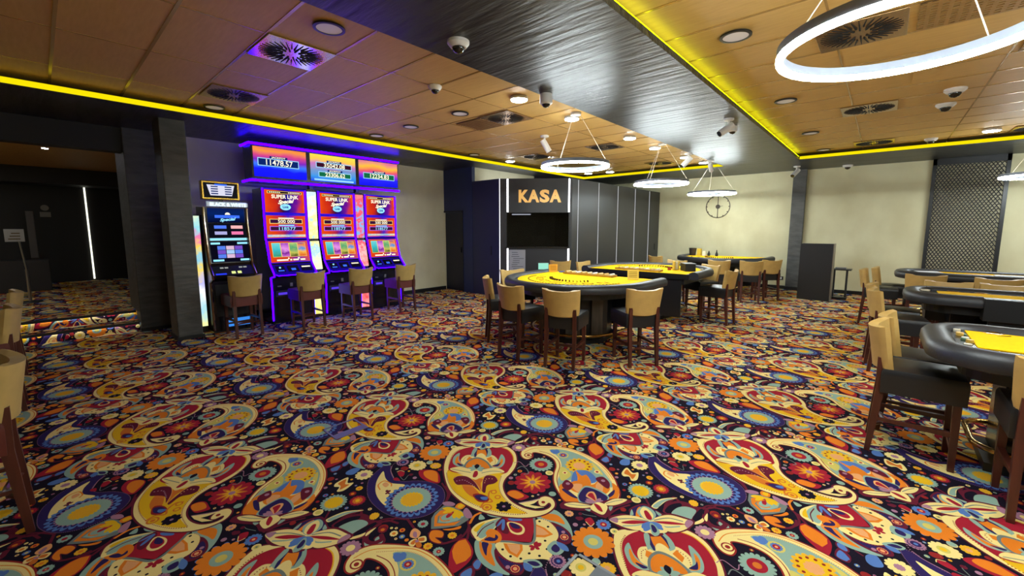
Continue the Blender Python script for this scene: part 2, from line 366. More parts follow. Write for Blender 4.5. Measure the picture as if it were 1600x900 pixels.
["f","p",[[2342,1589]],7.8,0],
["f","Y",[[2304,1430]],94.5,16],
["f","y",[[2304,1430]],75.6,0],
["f","p",[[2304,1430]],42.5,10],
["f","R",[[2370,1430]],8.0,0],
["f","R",[[2361,1463]],8.0,0],
["f","R",[[2337,1487]],8.0,0],
["f","R",[[2304,1496]],8.0,0],
["f","R",[[2271,1487]],8.0,0],
["f","R",[[2247,1463]],8.0,0],
["f","R",[[2238,1430]],8.0,0],
["f","R",[[2247,1397]],8.0,0],
["f","R",[[2271,1372]],8.0,0],
["f","R",[[2304,1364]],8.0,0],
["f","R",[[2337,1372]],8.0,0],
["f","R",[[2361,1397]],8.0,0],
["f","c",[[2170,1456]],16.6,0],
["f","r",[[2170,1456]],8.3,0],
["f","c",[[2320,1302]],19.6,0],
["f","r",[[2320,1302]],9.8,0],
["s","b",[[2123,1376],[2221,1418],[2265,1398],[2289,1342],[2248,1263],[2199,1255],[2131,1313],[2103,1345]]],
["s","o",[[2240,1417],[2215,1357],[2243,1335],[2187,1268],[2119,1256],[2102,1311],[2182,1366]]],
["s","o",[[2069,1365],[2143,1354],[2155,1286],[2188,1248],[2247,1246],[2246,1184],[2203,1145],[2135,1154],[2053,1263],[2044,1324]]],
["s","p",[[2083,1349],[2122,1332],[2131,1296],[2058,1275],[2063,1319]]],
["s","p",[[2198,1238],[2233,1234],[2206,1194],[2150,1170],[2157,1214]]],
["s","o",[[2024,1399],[1948,1333],[1931,1257],[1975,1207],[2007,1266],[2012,1327],[2060,1394]]],
["s","n",[[2007,1366],[1989,1287],[2002,1247],[2016,1288],[2030,1356]]],
["s","o",[[2276,1168],[2251,1108],[2165,1071],[2100,1082],[2073,1119],[2153,1118],[2215,1132]]],
["s","n",[[2144,1128],[2222,1124],[2179,1105],[2138,1110]]],
["s","m",[[2055,1399],[2112,1403],[2093,1339],[2030,1331],[2028,1368]]],
["f","v",[[2084,1375]],13.0,0],
["s","m",[[2249,1271],[2297,1245],[2265,1180],[2206,1158],[2217,1216]]],
["f","v",[[2259,1223]],13.1,0],
["s","t",[[2009,1256],[2076,1280],[2140,1277],[2159,1211],[2149,1138],[2126,1107],[2075,1109],[2024,1152],[1975,1207]]],
["s","n",[[2013,1251],[2070,1270],[2127,1269],[2145,1207],[2139,1141],[2123,1115],[2081,1116],[2033,1157],[1989,1207]]],
["s","p",[[2052,1223],[2099,1231],[2118,1207],[2081,1166],[2044,1152],[2047,1188]]],
["s","r",[[2064,1218],[2094,1220],[2100,1202],[2054,1157],[2059,1191]]],
["s","v",[[2040,1149],[2016,1164],[2005,1183],[2007,1203],[2025,1195],[2037,1177]]],
["s","v",[[2040,1149],[2062,1158],[2080,1156],[2092,1145],[2079,1136],[2060,1137]]],
["s","v",[[2040,1149],[2062,1148],[2077,1139],[2083,1124],[2067,1123],[2052,1131]]],
["s","v",[[2040,1149],[2024,1171],[2021,1192],[2029,1209],[2043,1196],[2047,1175]]],
["s","m",[[1862,1273],[1913,1292],[1966,1240],[2024,1152],[2147,1084],[2194,991],[2112,1022],[2067,1042],[1989,1029],[1947,1062],[1946,1135],[1902,1199]]],
["s","c",[[1905,1279],[1953,1247],[1984,1189],[1998,1143],[1954,1170],[1915,1222],[1901,1252]]],
["l","g",[[1918,1264],[1949,1213],[1993,1156]],5,0],
["s","c",[[2060,1104],[2142,1082],[2187,1023],[2132,1032],[2079,1063]]],
["l","g",[[2073,1097],[2123,1071],[2164,1041]],5,0],
["s","c",[[1975,1146],[2024,1152],[2055,1132],[2057,1084],[2015,1064],[1973,1064],[1965,1106]]],
["s","r",[[2024,1152],[2028,1116],[1995,1077],[1991,1106]]],
["s","t",[[2054,1072],[2072,1055],[2030,1047]]],
["s","t",[[1945,1165],[1967,1140],[1946,1135]]],
["s","c",[[1878,2251],[1782,2201],[1685,2116],[1605,2009],[1545,1897],[1522,1807],[1515,1712],[1529,1612],[1557,1530],[1594,1460],[1647,1388],[1704,1336],[1768,1305],[1833,1301],[1876,1321],[1902,1363],[1892,1406],[1854,1424],[1814,1406],[1795,1374],[1813,1351],[1850,1350],[1839,1332],[1807,1330],[1771,1348],[1743,1384],[1723,1443],[1720,1512],[1737,1577],[1774,1639],[1816,1679],[1874,1706],[1930,1716],[2000,1740],[2071,1786],[2140,1861],[2166,1937],[2156,1996],[2095,2078],[1988,2186],[1930,2241]]],
["l","m",[[1878,2251],[1782,2201],[1685,2116],[1605,2009],[1545,1897],[1522,1807],[1515,1712],[1529,1612],[1557,1530],[1594,1460],[1647,1388],[1704,1336],[1768,1305],[1833,1301],[1876,1321],[1902,1363],[1892,1406],[1854,1424],[1814,1406],[1795,1374],[1813,1351],[1850,1350],[1839,1332],[1807,1330],[1771,1348],[1743,1384],[1723,1443],[1720,1512],[1737,1577],[1774,1639],[1816,1679],[1874,1706],[1930,1716],[2000,1740],[2071,1786],[2140,1861],[2166,1937],[2156,1996],[2095,2078],[1988,2186],[1930,2241]],10,1],
["f","c",[[1836,1381]],22.8,0],
["f","R",[[1836,1381]],11.4,0],
["s","y",[[1690,2059],[1642,2025],[1577,1914],[1548,1810],[1550,1711],[1569,1606],[1602,1520],[1650,1441],[1695,1395],[1692,1443],[1689,1511],[1709,1583],[1747,1652],[1804,1711],[1869,1749],[1909,1753],[1828,1815],[1729,1851],[1699,1961]]],
["s","r",[[1683,2057],[1741,2116],[1824,2176],[1903,2192],[1993,2155],[2077,2073],[2130,1984],[2129,1913],[2094,1849],[2029,1791],[1964,1761],[1901,1748],[1856,1822],[1763,1888],[1698,1982]]],
["l","Y",[[2122,2010],[2134,1931],[2100,1854],[2044,1796]],7,0],
["d","R",[[1674,2048],[1739,2118],[1831,2186],[1910,2200]],7,13,0],
["d","R",[[1648,2038],[1604,1974],[1562,1879],[1548,1794],[1548,1699],[1564,1601],[1597,1515],[1645,1437],[1699,1390]],7,13,0],
["d","R",[[1859,1742],[1779,1686],[1724,1611],[1699,1528],[1697,1447],[1700,1399]],7,13,0],
["s","O",[[1662,1908],[1671,1843],[1646,1733],[1610,1676],[1591,1745],[1608,1826]]],
["s","m",[[1636,1956],[1676,1957],[1712,1908],[1704,1825],[1663,1731],[1670,1809],[1644,1856],[1611,1893]]],
["d","v",[[1636,1922],[1672,1897],[1676,1837],[1671,1790]],9,18,0],
["s","m",[[1817,1733],[1834,1780],[1804,1823],[1754,1804],[1675,1734],[1673,1702],[1729,1743],[1777,1724]]],
["d","p",[[1802,1769],[1777,1796],[1725,1764]],8,20,0],
["s","O",[[1715,1858],[1763,1813],[1719,1789],[1670,1731],[1689,1778],[1704,1825]]],
["d","p",[[1615,1925],[1608,1879],[1636,1847],[1662,1801],[1655,1723]],4,10,0],
["l","p",[[1636,1956],[1676,1957],[1712,1908],[1704,1825],[1663,1731]],3,0],
["l","p",[[1817,1733],[1834,1780],[1804,1823],[1754,1804],[1675,1734]],3,0],
["s","R",[[1607,1743],[1643,1720],[1656,1656],[1622,1631],[1586,1671]]],
["s","n",[[1607,1727],[1639,1707],[1648,1657],[1620,1648],[1597,1682]]],
["s","b",[[1624,1691],[1652,1661],[1628,1647],[1614,1671]]],
["l","O",[[1559,1625],[1601,1639],[1640,1611],[1656,1656],[1700,1689],[1731,1671]],10,0],
["f","O",[[1692,1615]],19.2,0],
["f","y",[[1692,1615]],11.5,0],
["f","O",[[1712,1667]],19.5,0],
["f","y",[[1712,1667]],11.7,0],
["f","O",[[1583,1597]],29.7,0],
["f","y",[[1583,1597]],20.8,0],
["f","O",[[1583,1597]],11.9,0],
["s","k",[[1659,1532],[1675,1551],[1687,1553],[1698,1544],[1694,1530],[1683,1525]]],
["s","k",[[1656,1536],[1654,1560],[1661,1570],[1675,1572],[1682,1559],[1678,1547]]],
["s","k",[[1652,1536],[1633,1552],[1630,1564],[1640,1575],[1654,1571],[1659,1560]]],
["s","k",[[1648,1533],[1624,1531],[1614,1538],[1612,1552],[1625,1559],[1636,1555]]],
["s","k",[[1648,1529],[1632,1510],[1620,1507],[1609,1516],[1613,1530],[1624,1535]]],
["s","k",[[1651,1525],[1653,1501],[1646,1490],[1632,1489],[1625,1502],[1629,1513]]],
["s","k",[[1655,1525],[1674,1509],[1677,1497],[1667,1485],[1653,1490],[1648,1501]]],
["s","k",[[1659,1528],[1683,1530],[1694,1523],[1695,1508],[1682,1501],[1671,1506]]],
["f","v",[[1654,1530]],9.3,0],
["s","c",[[1815,2086],[1876,2106],[1916,2073],[1959,2012],[2007,1969],[1991,1898],[1937,1852],[1879,1877],[1861,1980],[1785,2024]]],
["d","R",[[1821,2069],[1863,2087],[1900,2068]],6,14,0],
["d","R",[[1924,1867],[1970,1900],[1986,1960]],6,14,0],
["p","o",[[1846,2062],[1884,2074],[1888,2032],[1840,2026]]],
["p","o",[[1947,1966],[1986,1960],[1960,1912],[1924,1910]]],
["s","t",[[1755,2100],[1812,2156],[1872,2163],[1822,2112],[1794,2056],[1789,1999],[1751,2042]]],
["s","o",[[1770,2094],[1813,2132],[1839,2137],[1800,2093],[1780,2029],[1764,2058]]],
["s","n",[[1773,2080],[1781,2060],[1784,2022],[1763,2039]]],
["s","t",[[1889,1876],[1950,1870],[2056,1926],[2035,1871],[1978,1827],[1920,1820]]],
["s","o",[[1902,1867],[1953,1856],[2020,1887],[1994,1852],[1935,1834]]],
["s","n",[[1909,1874],[1950,1859],[1978,1859],[1930,1840]]],
["s","t",[[1915,2085],[1972,2126],[2011,2131],[2058,2077],[2046,2019],[1997,1970],[1954,1984],[1906,2039]]],
["s","n",[[2005,2125],[1956,2097],[1908,2047],[1922,2043],[1983,2090]]],
["s","n",[[2049,2075],[2021,2023],[1978,1980],[1975,1994],[2019,2050]]],
["s","o",[[1935,2051],[1994,2101],[2022,2094],[2024,2055],[1975,1994],[1938,2014]]],
["s","c",[[1906,2027],[1945,2051],[1975,2040],[1970,2000],[1944,1974],[1914,1990]]],
["s","g",[[1772,2008],[1842,2045],[1917,2027],[1928,1947],[1890,1855],[1845,1875],[1828,1934],[1779,1959]]],
["s","o",[[1785,2003],[1845,2031],[1904,2014],[1913,1943],[1882,1869],[1851,1892],[1842,1949],[1791,1972]]],
["s","c",[[1695,2060],[1753,2033],[1783,1964],[1825,1898],[1908,1840],[1913,1762],[1860,1794],[1803,1843],[1768,1882],[1721,1940],[1698,2005]]],
["l","g",[[1703,2045],[1733,1977],[1764,1910]],6,0],
["l","g",[[1898,1779],[1864,1829],[1804,1865]],6,0],
["s","t",[[1819,1934],[1795,1942],[1783,1957],[1783,1975],[1801,1973],[1815,1959]]],
["s","t",[[1819,1934],[1798,1924],[1781,1927],[1770,1939],[1784,1949],[1801,1948]]],
["s","t",[[1819,1934],[1812,1954],[1816,1970],[1828,1979],[1836,1966],[1834,1950]]],
["s","t",[[1819,1934],[1836,1945],[1851,1946],[1863,1937],[1852,1926],[1837,1925]]],
["s","t",[[1819,1934],[1843,1926],[1854,1912],[1854,1895],[1837,1897],[1824,1910]]],
["s","t",[[1819,1934],[1834,1912],[1833,1892],[1821,1878],[1808,1891],[1807,1911]]],
["s","k",[[1815,1929],[1822,1955],[1837,1966],[1857,1964],[1856,1944],[1841,1931]]],
["s","c",[[1732,1904],[1780,1928],[1805,1910],[1800,1866],[1764,1840],[1722,1844]]],
["s","r",[[1736,1881],[1783,1914],[1799,1903],[1776,1874],[1744,1862]]],
["s","m",[[1971,1030],[2049,991],[2074,952],[2119,974],[2210,940],[2220,894],[2214,860],[2207,815],[2238,780],[2258,712],[2258,655],[2166,663],[2098,704],[2065,736],[2017,761],[1989,794],[1985,855],[1951,905],[1943,961]]],
["s","n",[[2078,948],[2131,961],[2197,934],[2208,895],[2191,820],[2142,836],[2092,905]]],
["s","t",[[2072,948],[2123,963],[2089,935]]],
["s","t",[[2201,855],[2194,816],[2174,826]]],
["s","o",[[2085,920],[2149,941],[2176,931],[2096,901]]],
["s","c",[[1961,1018],[2035,983],[2079,930],[2097,877],[2100,839],[2043,849],[1994,854],[1968,901],[1957,956]]],
["s","c",[[2098,841],[2166,822],[2221,779],[2243,712],[2247,662],[2168,672],[2100,713],[2083,765],[2084,812]]],
["s","v",[[1961,1018],[1997,1002],[2000,984],[1965,973]]],
["s","v",[[2247,662],[2248,691],[2203,692],[2182,668]]],
["l","g",[[1992,987],[2049,928],[2091,850]],7,0],
["l","g",[[2122,828],[2188,778],[2216,708]],7,0],
["l","t",[[1966,936],[2015,887],[2075,849]],9,0],
["l","t",[[2101,807],[2115,755],[2164,706]],9,0],
["s","r",[[1983,957],[2045,914],[2088,843],[2017,900]]],
["s","r",[[2104,832],[2168,759],[2202,686],[2140,759]]],
["s","t",[[2122,930],[2192,926],[2203,883],[2173,840],[2114,836],[2094,875]]],
["s","c",[[2134,917],[2186,920],[2186,885],[2155,848],[2113,842],[2099,875]]],
["s","r",[[2153,902],[2169,890],[2133,847],[2111,844],[2109,867]]],
["s","t",[[1990,826],[1907,778],[1904,760],[1992,801]]],
["s","t",[[2062,757],[2042,711],[1996,666],[1968,677],[2017,717]]],
["s","c",[[1997,854],[2052,863],[2096,840],[2115,801],[2101,747],[2069,743],[2043,766],[2007,774],[2010,803],[1996,826]]],
["s","b",[[2096,838],[2062,828],[2035,835],[2018,853],[2041,864],[2068,859]]],
["s","b",[[2096,838],[2061,817],[2029,817],[2005,833],[2027,851],[2059,854]]],
["s","b",[[2096,838],[2111,814],[2112,792],[2102,776],[2089,790],[2086,812]]],
["s","b",[[2096,838],[2105,803],[2098,777],[2079,761],[2069,783],[2074,810]]],
["s","t",[[2077,835],[2090,820],[2058,772],[2018,767],[2010,792]]],
["s","n",[[2074,826],[2078,809],[2053,784],[2031,786],[2036,803]]],
["p","c",[[1733,1482],[1800,1438],[1850,1413],[1793,1415],[1764,1426],[1804,1348],[1761,1382],[1738,1439]]],
["l","v",[[1735,1484],[1804,1441],[1850,1417]],6,0],
["f","o",[[1757,999]],110.0,14],
["f","t",[[1757,999]],49.5,0],
["f","L",[[1757,999]],25.3,0],
["f","c",[[1576,940]],51.8,12],
["f","t",[[1576,940]],23.3,0],
["f","y",[[1576,940]],11.4,0],
["f","Y",[[1657,853]],33.6,12],
["f","p",[[1657,853]],15.1,8],
["f","b",[[1905,1022]],40.9,12],
["f","r",[[1905,1022]],18.4,0],
["f","p",[[1905,1022]],8.2,0],
["f","c",[[1897,952]],22.2,0],
["f","L",[[1897,952]],13.3,0],
["f","g",[[1897,952]],5.5,0],
["f","v",[[2210,589]],52.5,12],
["f","c",[[2210,589]],22.1,0],
["f","p",[[1854,1211]],25.9,10],
["f","v",[[1854,1211]],9.1,0],
["f","v",[[1802,1136]],14.2,0],
["f","t",[[2319,999]],75.6,20],
["f","Y",[[2319,999]],54.4,16],
["f","y",[[2319,999]],45.3,0],
["f","m",[[2421,911]],50.3,14],
["f","r",[[2421,911]],42.7,0],
["f","O",[[2421,911]],30.2,10],
["f","y",[[2421,911]],12.6,0],
["f","c",[[2219,980]],27.2,0],
["f","L",[[2219,980]],16.3,0],
["f","Y",[[2418,716]],26.9,10],
["f","o",[[2418,716]],10.8,0],
["f","c",[[1652,920]],21.2,0],
["f","t",[[1652,920]],12.7,0],
["f","R",[[2089,998]],16.7,0],
["f","R",[[1497,983]],21.8,0],
["f","O",[[1497,983]],13.1,0],
["f","t",[[2144,1635]],81.8,18],
["f","r",[[2144,1635]],45.0,0],
["f","O",[[2144,1635]],20.5,0],
["f","r",[[1948,1552]],118.1,12],
["f","O",[[1948,1552]],87.7,-10],
["f","Y",[[1948,1552]],54.8,-10],
["f","v",[[1948,1552]],18.3,0],
["f","c",[[2100,1532]],25.6,0],
["f","L",[[2100,1532]],15.3,0],
["f","v",[[1890,1685]],14.7,0],
["f","R",[[1853,1649]],21.7,0],
["f","t",[[1935,1387]],22.2,0],
["f","R",[[2398,1897]],26.3,0],
["l","v",[[2033,1786],[2070,1766],[2053,1701],[2090,1701]],5,0],
["l","g",[[1997,1724],[2038,1718],[2037,1678],[2007,1633],[1977,1647]],6,0],
["f","t",[[1254,1762]],29.8,12],
["f","r",[[1254,1762]],11.9,0],
["f","t",[[1187,1542]],29.9,12],
["f","r",[[1187,1542]],11.9,0],
["f","p",[[1187,1542]],4.5,0],
["f","Y",[[1304,1576]],25.1,10],
["f","o",[[1304,1576]],10.1,8],
["f","Y",[[1173,1611]],24.3,10],
["f","o",[[1173,1611]],9.7,8],
["f","m",[[1084,1887]],26.5,12],
["f","R",[[1084,1887]],18.6,0],
["f","O",[[1084,1887]],10.6,0],
["f","c",[[1574,2261]],57.4,12],
["f","L",[[1574,2261]],25.8,0],
["f","y",[[1574,2261]],14.4,0],
["f","Y",[[1653,2165]],35.7,10],
["f","p",[[1653,2165]],14.3,8],
["f","c",[[1277,2429]],56.7,12],
["f","v",[[1277,2429]],22.7,10],
["f","t",[[1655,2226]],19.7,0],
["f","R",[[1494,2297]],21.5,0],
["f","v",[[1478,2152]],13.3,0],
["f","R",[[1642,2102]],13.7,0],
["f","Y",[[1106,2015]],24.2,10],
["s","r",[[1438,2287],[1462,2289],[1472,2258],[1441,2225],[1422,2242]]],
["l","c",[[1439,2295],[1463,2292],[1473,2261]],4,0],
["s","r",[[1379,2248],[1403,2240],[1398,2199],[1376,2224]]],
["l","g",[[1423,2237],[1418,2185],[1467,2206],[1494,2194]],4,0],
["f","m",[[1482,2200]],13.4,0],
["l","v",[[1454,2379],[1419,2338],[1388,2256]],5,0],
["f","v",[[1534,2363]],31.5,14],
["f","n",[[1534,2363]],22.0,0],
["f","b",[[1534,2363]],9.4,0],
["s","p",[[1151,1734],[1181,1766],[1207,1764],[1207,1718],[1171,1698]]],
["s","v",[[1165,1728],[1186,1750],[1193,1733],[1170,1704]]],
["s","c",[[1119,1703],[1146,1708],[1165,1693],[1129,1665],[1114,1677]]],
["s","O",[[1124,1692],[1145,1700],[1159,1693],[1133,1674]]],
["s","c",[[1174,1695],[1207,1678],[1189,1646],[1162,1663]]],
["s","O",[[1175,1689],[1196,1674],[1183,1657],[1164,1674]]],
["s","O",[[1154,1686],[1163,1658],[1152,1635],[1134,1640],[1135,1663]]],
["f","v",[[1157,1682]],9.7,0],
["s","m",[[1219,1667],[1255,1692],[1288,1662],[1289,1625],[1259,1598],[1239,1621],[1240,1575],[1218,1582],[1201,1623]]],
["s","o",[[1223,1666],[1254,1684],[1280,1659],[1286,1628],[1260,1606],[1235,1631],[1234,1581],[1219,1590],[1208,1629]]],
["s","c",[[2420,1175],[2497,1177],[2467,1121],[2492,1093],[2415,1065],[2380,1087],[2410,1118],[2392,1148]]],
["s","O",[[2424,1160],[2479,1167],[2450,1121],[2464,1096],[2402,1090],[2422,1123]]],
["f","c",[[2569,1158]],0.1,0],
["f","R",[[2415,1243]],21.4,0],
["f","v",[[2351,1176]],11.8,0],
["s","m",[[1848,1160],[1875,1151],[1872,1126],[1843,1138]]],
["s","r",[[1872,1119],[1905,1103],[1884,1065],[1850,1063],[1853,1093]]],
["l","c",[[1860,1105],[1848,1068],[1878,1064]],4,0],
["f","m",[[1895,1163]],11.6,0],
["f","m",[[1854,1156]],11.4,0],
["f","b",[[2572,1345]],0.8,0],
["l","g",[[1904,1154],[1908,1134],[1934,1084]],4,0],
["f","c",[[1833,2143]],0.1,0],
["s","c",[[2327,628],[2375,625],[2312,607],[2305,615]]]]
PAL={'k':(24,18,32),'m':(98,28,46),'r':(158,32,48),'R':(140,38,36),'o':(222,124,34),'O':(206,112,40),'p':(226,160,104),'y':(226,178,28),'Y':(228,170,40),'L':(206,190,96),'c':(236,212,136),'t':(140,168,152),'g':(112,122,116),'b':(84,118,178),'n':(46,34,84),'v':(164,116,138)}
def smooth(p,n=6,closed=True):
    p=np.asarray(p,float); N=len(p); o=[]
    for i in range(N if closed else N-1):
        g=(lambda k:p[k%N]) if closed else (lambda k:p[min(max(k,0),N-1)])
        a,b,c,d=g(i-1),g(i),g(i+1),g(i+2)
        for t in np.linspace(0,1,n,endpoint=False):
            o.append(.5*(2*b+(c-a)*t+(2*a-5*b+4*c-d)*t*t+(3*b-a-3*c+d)*t**3))
    if not closed: o.append(p[-1])
    return np.array(o)
def raster(T,P=1304.,N=1536,seed=3):
    img=np.zeros((N,N),np.uint8); keys=list(PAL); ix={k:i for i,k in enumerate(keys)}
    sc=N/P
    def grid(lo,hi):
        i0,j0=np.floor(lo*sc).astype(int)-1; i1,j1=np.ceil(hi*sc).astype(int)+2
        I=np.arange(i0,i1);J=np.arange(j0,j1)
        return I,J,((I+.5)/sc)[None,:],((J+.5)/sc)[:,None]
    def put(I,J,m,c):
        jj,ii=np.nonzero(m); img[J[jj]%N,I[ii]%N]=ix[c]
    def poly(p,c):
        I,J,X,Y=grid(p.min(0),p.max(0)); m=np.zeros((len(J),len(I)),bool)
        q=np.roll(p,-1,0)
        for (x0,y0),(x1,y1) in zip(p,q):
            if y0==y1: continue
            r=((Y>=min(y0,y1))&(Y<max(y0,y1)))[:,0]
            if r.any():
                yy=Y[r]; m[r]^= X < x0+(yy-y0)*(x1-x0)/(y1-y0)
        put(I,J,m,c)
    def disc(x,y,r,c,n=0):
        a=np.array([x,y]); I,J,X,Y=grid(a-r*1.05,a+r*1.05)
        dx,dy=X-x,Y-y; rr=np.hypot(dx,dy)
        if n==0: m=rr<=r
        else:
            th=np.arctan2(dy,dx)
            if n>0: m=rr<=r*(.78+.22*np.sqrt(np.abs(np.sin(th*n/2))))
            else:
                k=np.abs(((th*(-n)/6.28318)%1)-.5)*2; m=rr<=r*(.4+.6*k)
        put(I,J,m,c)
    def stroke(p,wd,c):
        for a,b in zip(p[:-1],p[1:]):
            I,J,X,Y=grid(np.minimum(a,b)-wd,np.maximum(a,b)+wd); d=b-a; L=max(d@d,1e-9)
            t=np.clip(((X-a[0])*d[0]+(Y-a[1])*d[1])/L,0,1)
            put(I,J,np.hypot(X-a[0]-t*d[0],Y-a[1]-t*d[1])<=wd/2,c)
    for s in T:
        k,c,p=s[0],s[1],s[2]
        if k=='s': poly(smooth(p),c)
        elif k=='p': poly(np.array(p,float),c)
        elif k=='f':
            if s[3]>2: disc(p[0][0],p[0][1],s[3],c,s[4])
        elif k=='l': 
            q=smooth(p,8,bool(s[4])); q=np.vstack([q,q[:1]]) if s[4] else q; stroke(q,s[3],c)
        elif k=='d':
            q=smooth(p,12,bool(s[5])); L=np.r_[0,np.cumsum(np.hypot(*np.diff(q,axis=0).T))]
            for u in np.arange(0,L[-1],s[4]): disc(np.interp(u,L,q[:,0]),np.interp(u,L,q[:,1]),s[3]/2,c)
    rng=np.random.default_rng(seed)
    for r in (22,16,11,8):
        for _ in range(900):
            x,y=rng.random(2)*P; I,J,X,Y=grid(np.array([x-r*1.35,y-r*1.35]),np.array([x+r*1.35,y+r*1.35]))
            if img[np.ix_(J%N,I%N)].any(): continue
            c=('R','Y','v','b','t','o','c')[rng.integers(7)]
            disc(x,y,r,c,10 if r>12 else 0); disc(x,y,r*.45,('L','o','r')[rng.integers(3)])
    lut=np.array([PAL[k] for k in keys],np.float32)/255
    return lut[img]
# ------------------------------------------------------------------ carpet (drawn as a repeat pattern, 1.304 m square)
PERIOD = 1.304
m = bpy.data.materials.new('paisley_carpet'); m.use_nodes = True; nt = m.node_tree; b = nt.nodes['Principled BSDF']
tile = raster(TILE); NPX = tile.shape[0]
im = bpy.data.images.new('paisley_repeat', NPX, NPX, alpha=False)
px = np.ones((NPX, NPX, 4), np.float32); px[..., :3] = tile; im.pixels.foreach_set(px.ravel()); im.update(); im.pack()
ti = nt.nodes.new('ShaderNodeTexImage'); ti.image = im; uvn = nt.nodes.new('ShaderNodeUVMap'); uvn.uv_map = 'UVMap'; nt.links.new(uvn.outputs[0], ti.inputs[0])
nz = nt.nodes.new('ShaderNodeTexNoise'); nz.inputs['Scale'].default_value = 420; nz.inputs['Detail'].default_value = 2
tcn = nt.nodes.new('ShaderNodeTexCoord'); nt.links.new(tcn.outputs['Object'], nz.inputs['Vector'])
mr = nt.nodes.new('ShaderNodeMapRange'); mr.inputs['To Min'].default_value = .72; mr.inputs['To Max'].default_value = 1.22; nt.links.new(nz.outputs['Fac'], mr.inputs['Value'])
mx = nt.nodes.new('ShaderNodeMix'); mx.data_type = 'RGBA'; mx.blend_type = 'MULTIPLY'; mx.inputs['Factor'].default_value = 1
nt.links.new(ti.outputs['Color'], mx.inputs['A']); nt.links.new(mr.outputs[0], mx.inputs['B']); nt.links.new(mx.outputs['Result'], b.inputs['Base Color'])
b.inputs['Roughness'].default_value = .95; b.inputs['Specular IOR Level'].default_value = .08
bp = nt.nodes.new('ShaderNodeBump'); bp.inputs['Strength'].default_value = .35; bp.inputs['Distance'].default_value = .004; nt.links.new(nz.outputs['Fac'], bp.inputs['Height']); nt.links.new(bp.outputs[0], b.inputs['Normal'])
CARPET = m
def carpet(o):
    me = o.data; uv = me.uv_layers.new(name='UVMap')
    for p in me.polygons:
        for li in p.loop_indices:
            v = me.vertices[me.loops[li].vertex_index].co
            uv.data[li].uv = ((v.x/PERIOD, v.y/PERIOD) if abs(p.normal.z) > .5 else (v.x/PERIOD, (v.z+v.y)/PERIOD))
    return o
# ------------------------------------------------------------------ materials
PLASTER = mat('cream_plaster', (216,210,172), .75, nscale=(1.6,1.6,1.2), bump=.25, detail=8, col2=(202,194,154))
ANTH = mat('anthracite_panel', (46,46,48), .42, spec=.4)
DARKP = mat('dark_brushed_plaster', (30,29,29), .37, spec=.4, col2=(55,56,55), nscale=(13,1.7,13), rot=(0,0,-.785), bump=.7, detail=9, low=.36, high=.5)
PILL = mat('dark_pillar_plaster', (76,76,74), .5, noise=.22, nscale=(4,4,14), rot=(.6,.3,0), bump=.4, detail=6)
BLACKP = mat('black_paint', (22,21,24), .55)
TILEM = mat('wood_ceiling_tile', (198,158,88), .55, col2=(208,169,98), nscale=(40,5,1), detail=6, spec=.3, low=.3, high=.7)
TBAR = mat('ceiling_bar', (190,152,90), .25, metal=.35, spec=.6)
WHITEL = emat('white_lamp', (236,248,250), DOWN); RINGL = emat('ring_lamp', (236,248,250), RING)
COVEL = emat('yellow_light_strip', (238,218,6), 1.15)
OPAL = mat('opal_off_added_glow', (212,204,200), .5, emit=(212,200,196), es=.12)  # slight emission put into the switched-off diffusers to keep them pale
WHITEM = mat('white_plastic', (225,222,216), .45); CAMB = mat('camera_dome', (22,20,24), .12, spec=.8)
BLKPL = mat('black_plastic', (18,18,20), .4); DGREY = mat('dark_grey_metal', (60,62,66), .4, metal=.5)
STEEL = mat('brushed_steel', (190,188,184), .3, metal=1); BRASS = mat('brass', (205,165,95), .22, metal=1)
WLINE = emat('white_light_line', (235,235,240), .9); WBAR = emat('white_light_bar', (250,250,255), 6.0)
# ------------------------------------------------------------------ the room
carpet(struct('floor', MB().box(-5, 13.3, -6, 8.73, -.1, 0), CARPET))
carpet(struct('floor_of_raised_room', MB().box(-4, 2, 9.03, 15.4, .05, .29), CARPET))
carpet(struct('floor_step', MB().box(-4, .95, 8.73, 9.03, -.05, .145), CARPET))
struct('wall_left', MB().box(1.32, 7.2, 8.72, 8.9, 0, 3.4), PLASTER)
struct('wall_right', MB().box(13.2, 13.4, -6, 9, 0, 3.4), PLASTER)
struct('wall_back', MB().box(-5, 13.4, -6.2, -6, 0, 3.4), PLASTER)
struct('wall_rear', MB().box(-5.2, -5, -6, 9, 0, 3.4), PLASTER)
struct('wall_far', MB().box(-5, -4, 8.72, 15.6, 0, 3.4).box(-4, 2.2, 15.2, 15.4, 0, 3.4).box(2, 2.2, 8.9, 15.2, 0, 3.4), BLACKP)
struct('trim_1', MB().box(-4, .95, 8.7, 8.95, 2.76, 3.12), mat('dark_header', (34,32,35), .6))
struct('ceiling_of_raised_room', MB().box(-4, 2, 8.95, 15.2, 3.0, 3.1), TILEM)
struct('trim_2', MB().box(-4, 2, 14.4, 15.2, 2.64, 3.0), mat('dark_header', (34,32,35), .6))
struct('baseboard_right', MB().box(13.17, 13.2, -6, 5.4, 0, .09), BLKPL)
struct('baseboard_left', MB().box(1.55, 7.14, 8.69, 8.72, 0, .09), BLKPL)
# pillars
pp = lambda x0, x1, y0, y1: MB().box(x0, x1, y0, y1, 0, 3.12, .012)
for nm, a in (('pillar', (1.21, 1.505, 7.5, 7.97)), ('pillar', (.95, 1.33, 8.64, 9.62)), ('pillar', (13.08, 13.2, 1.58, 1.87))): struct(nm, pp(*a), PILL)
struct('baseboard_pillar', MB().box(1.195, 1.52, 7.485, 7.985, 0, .05).box(.94, 1.345, 8.62, 9.0, 0, .05).box(13.065, 13.2, 1.565, 1.885, 0, .09), BLKPL)
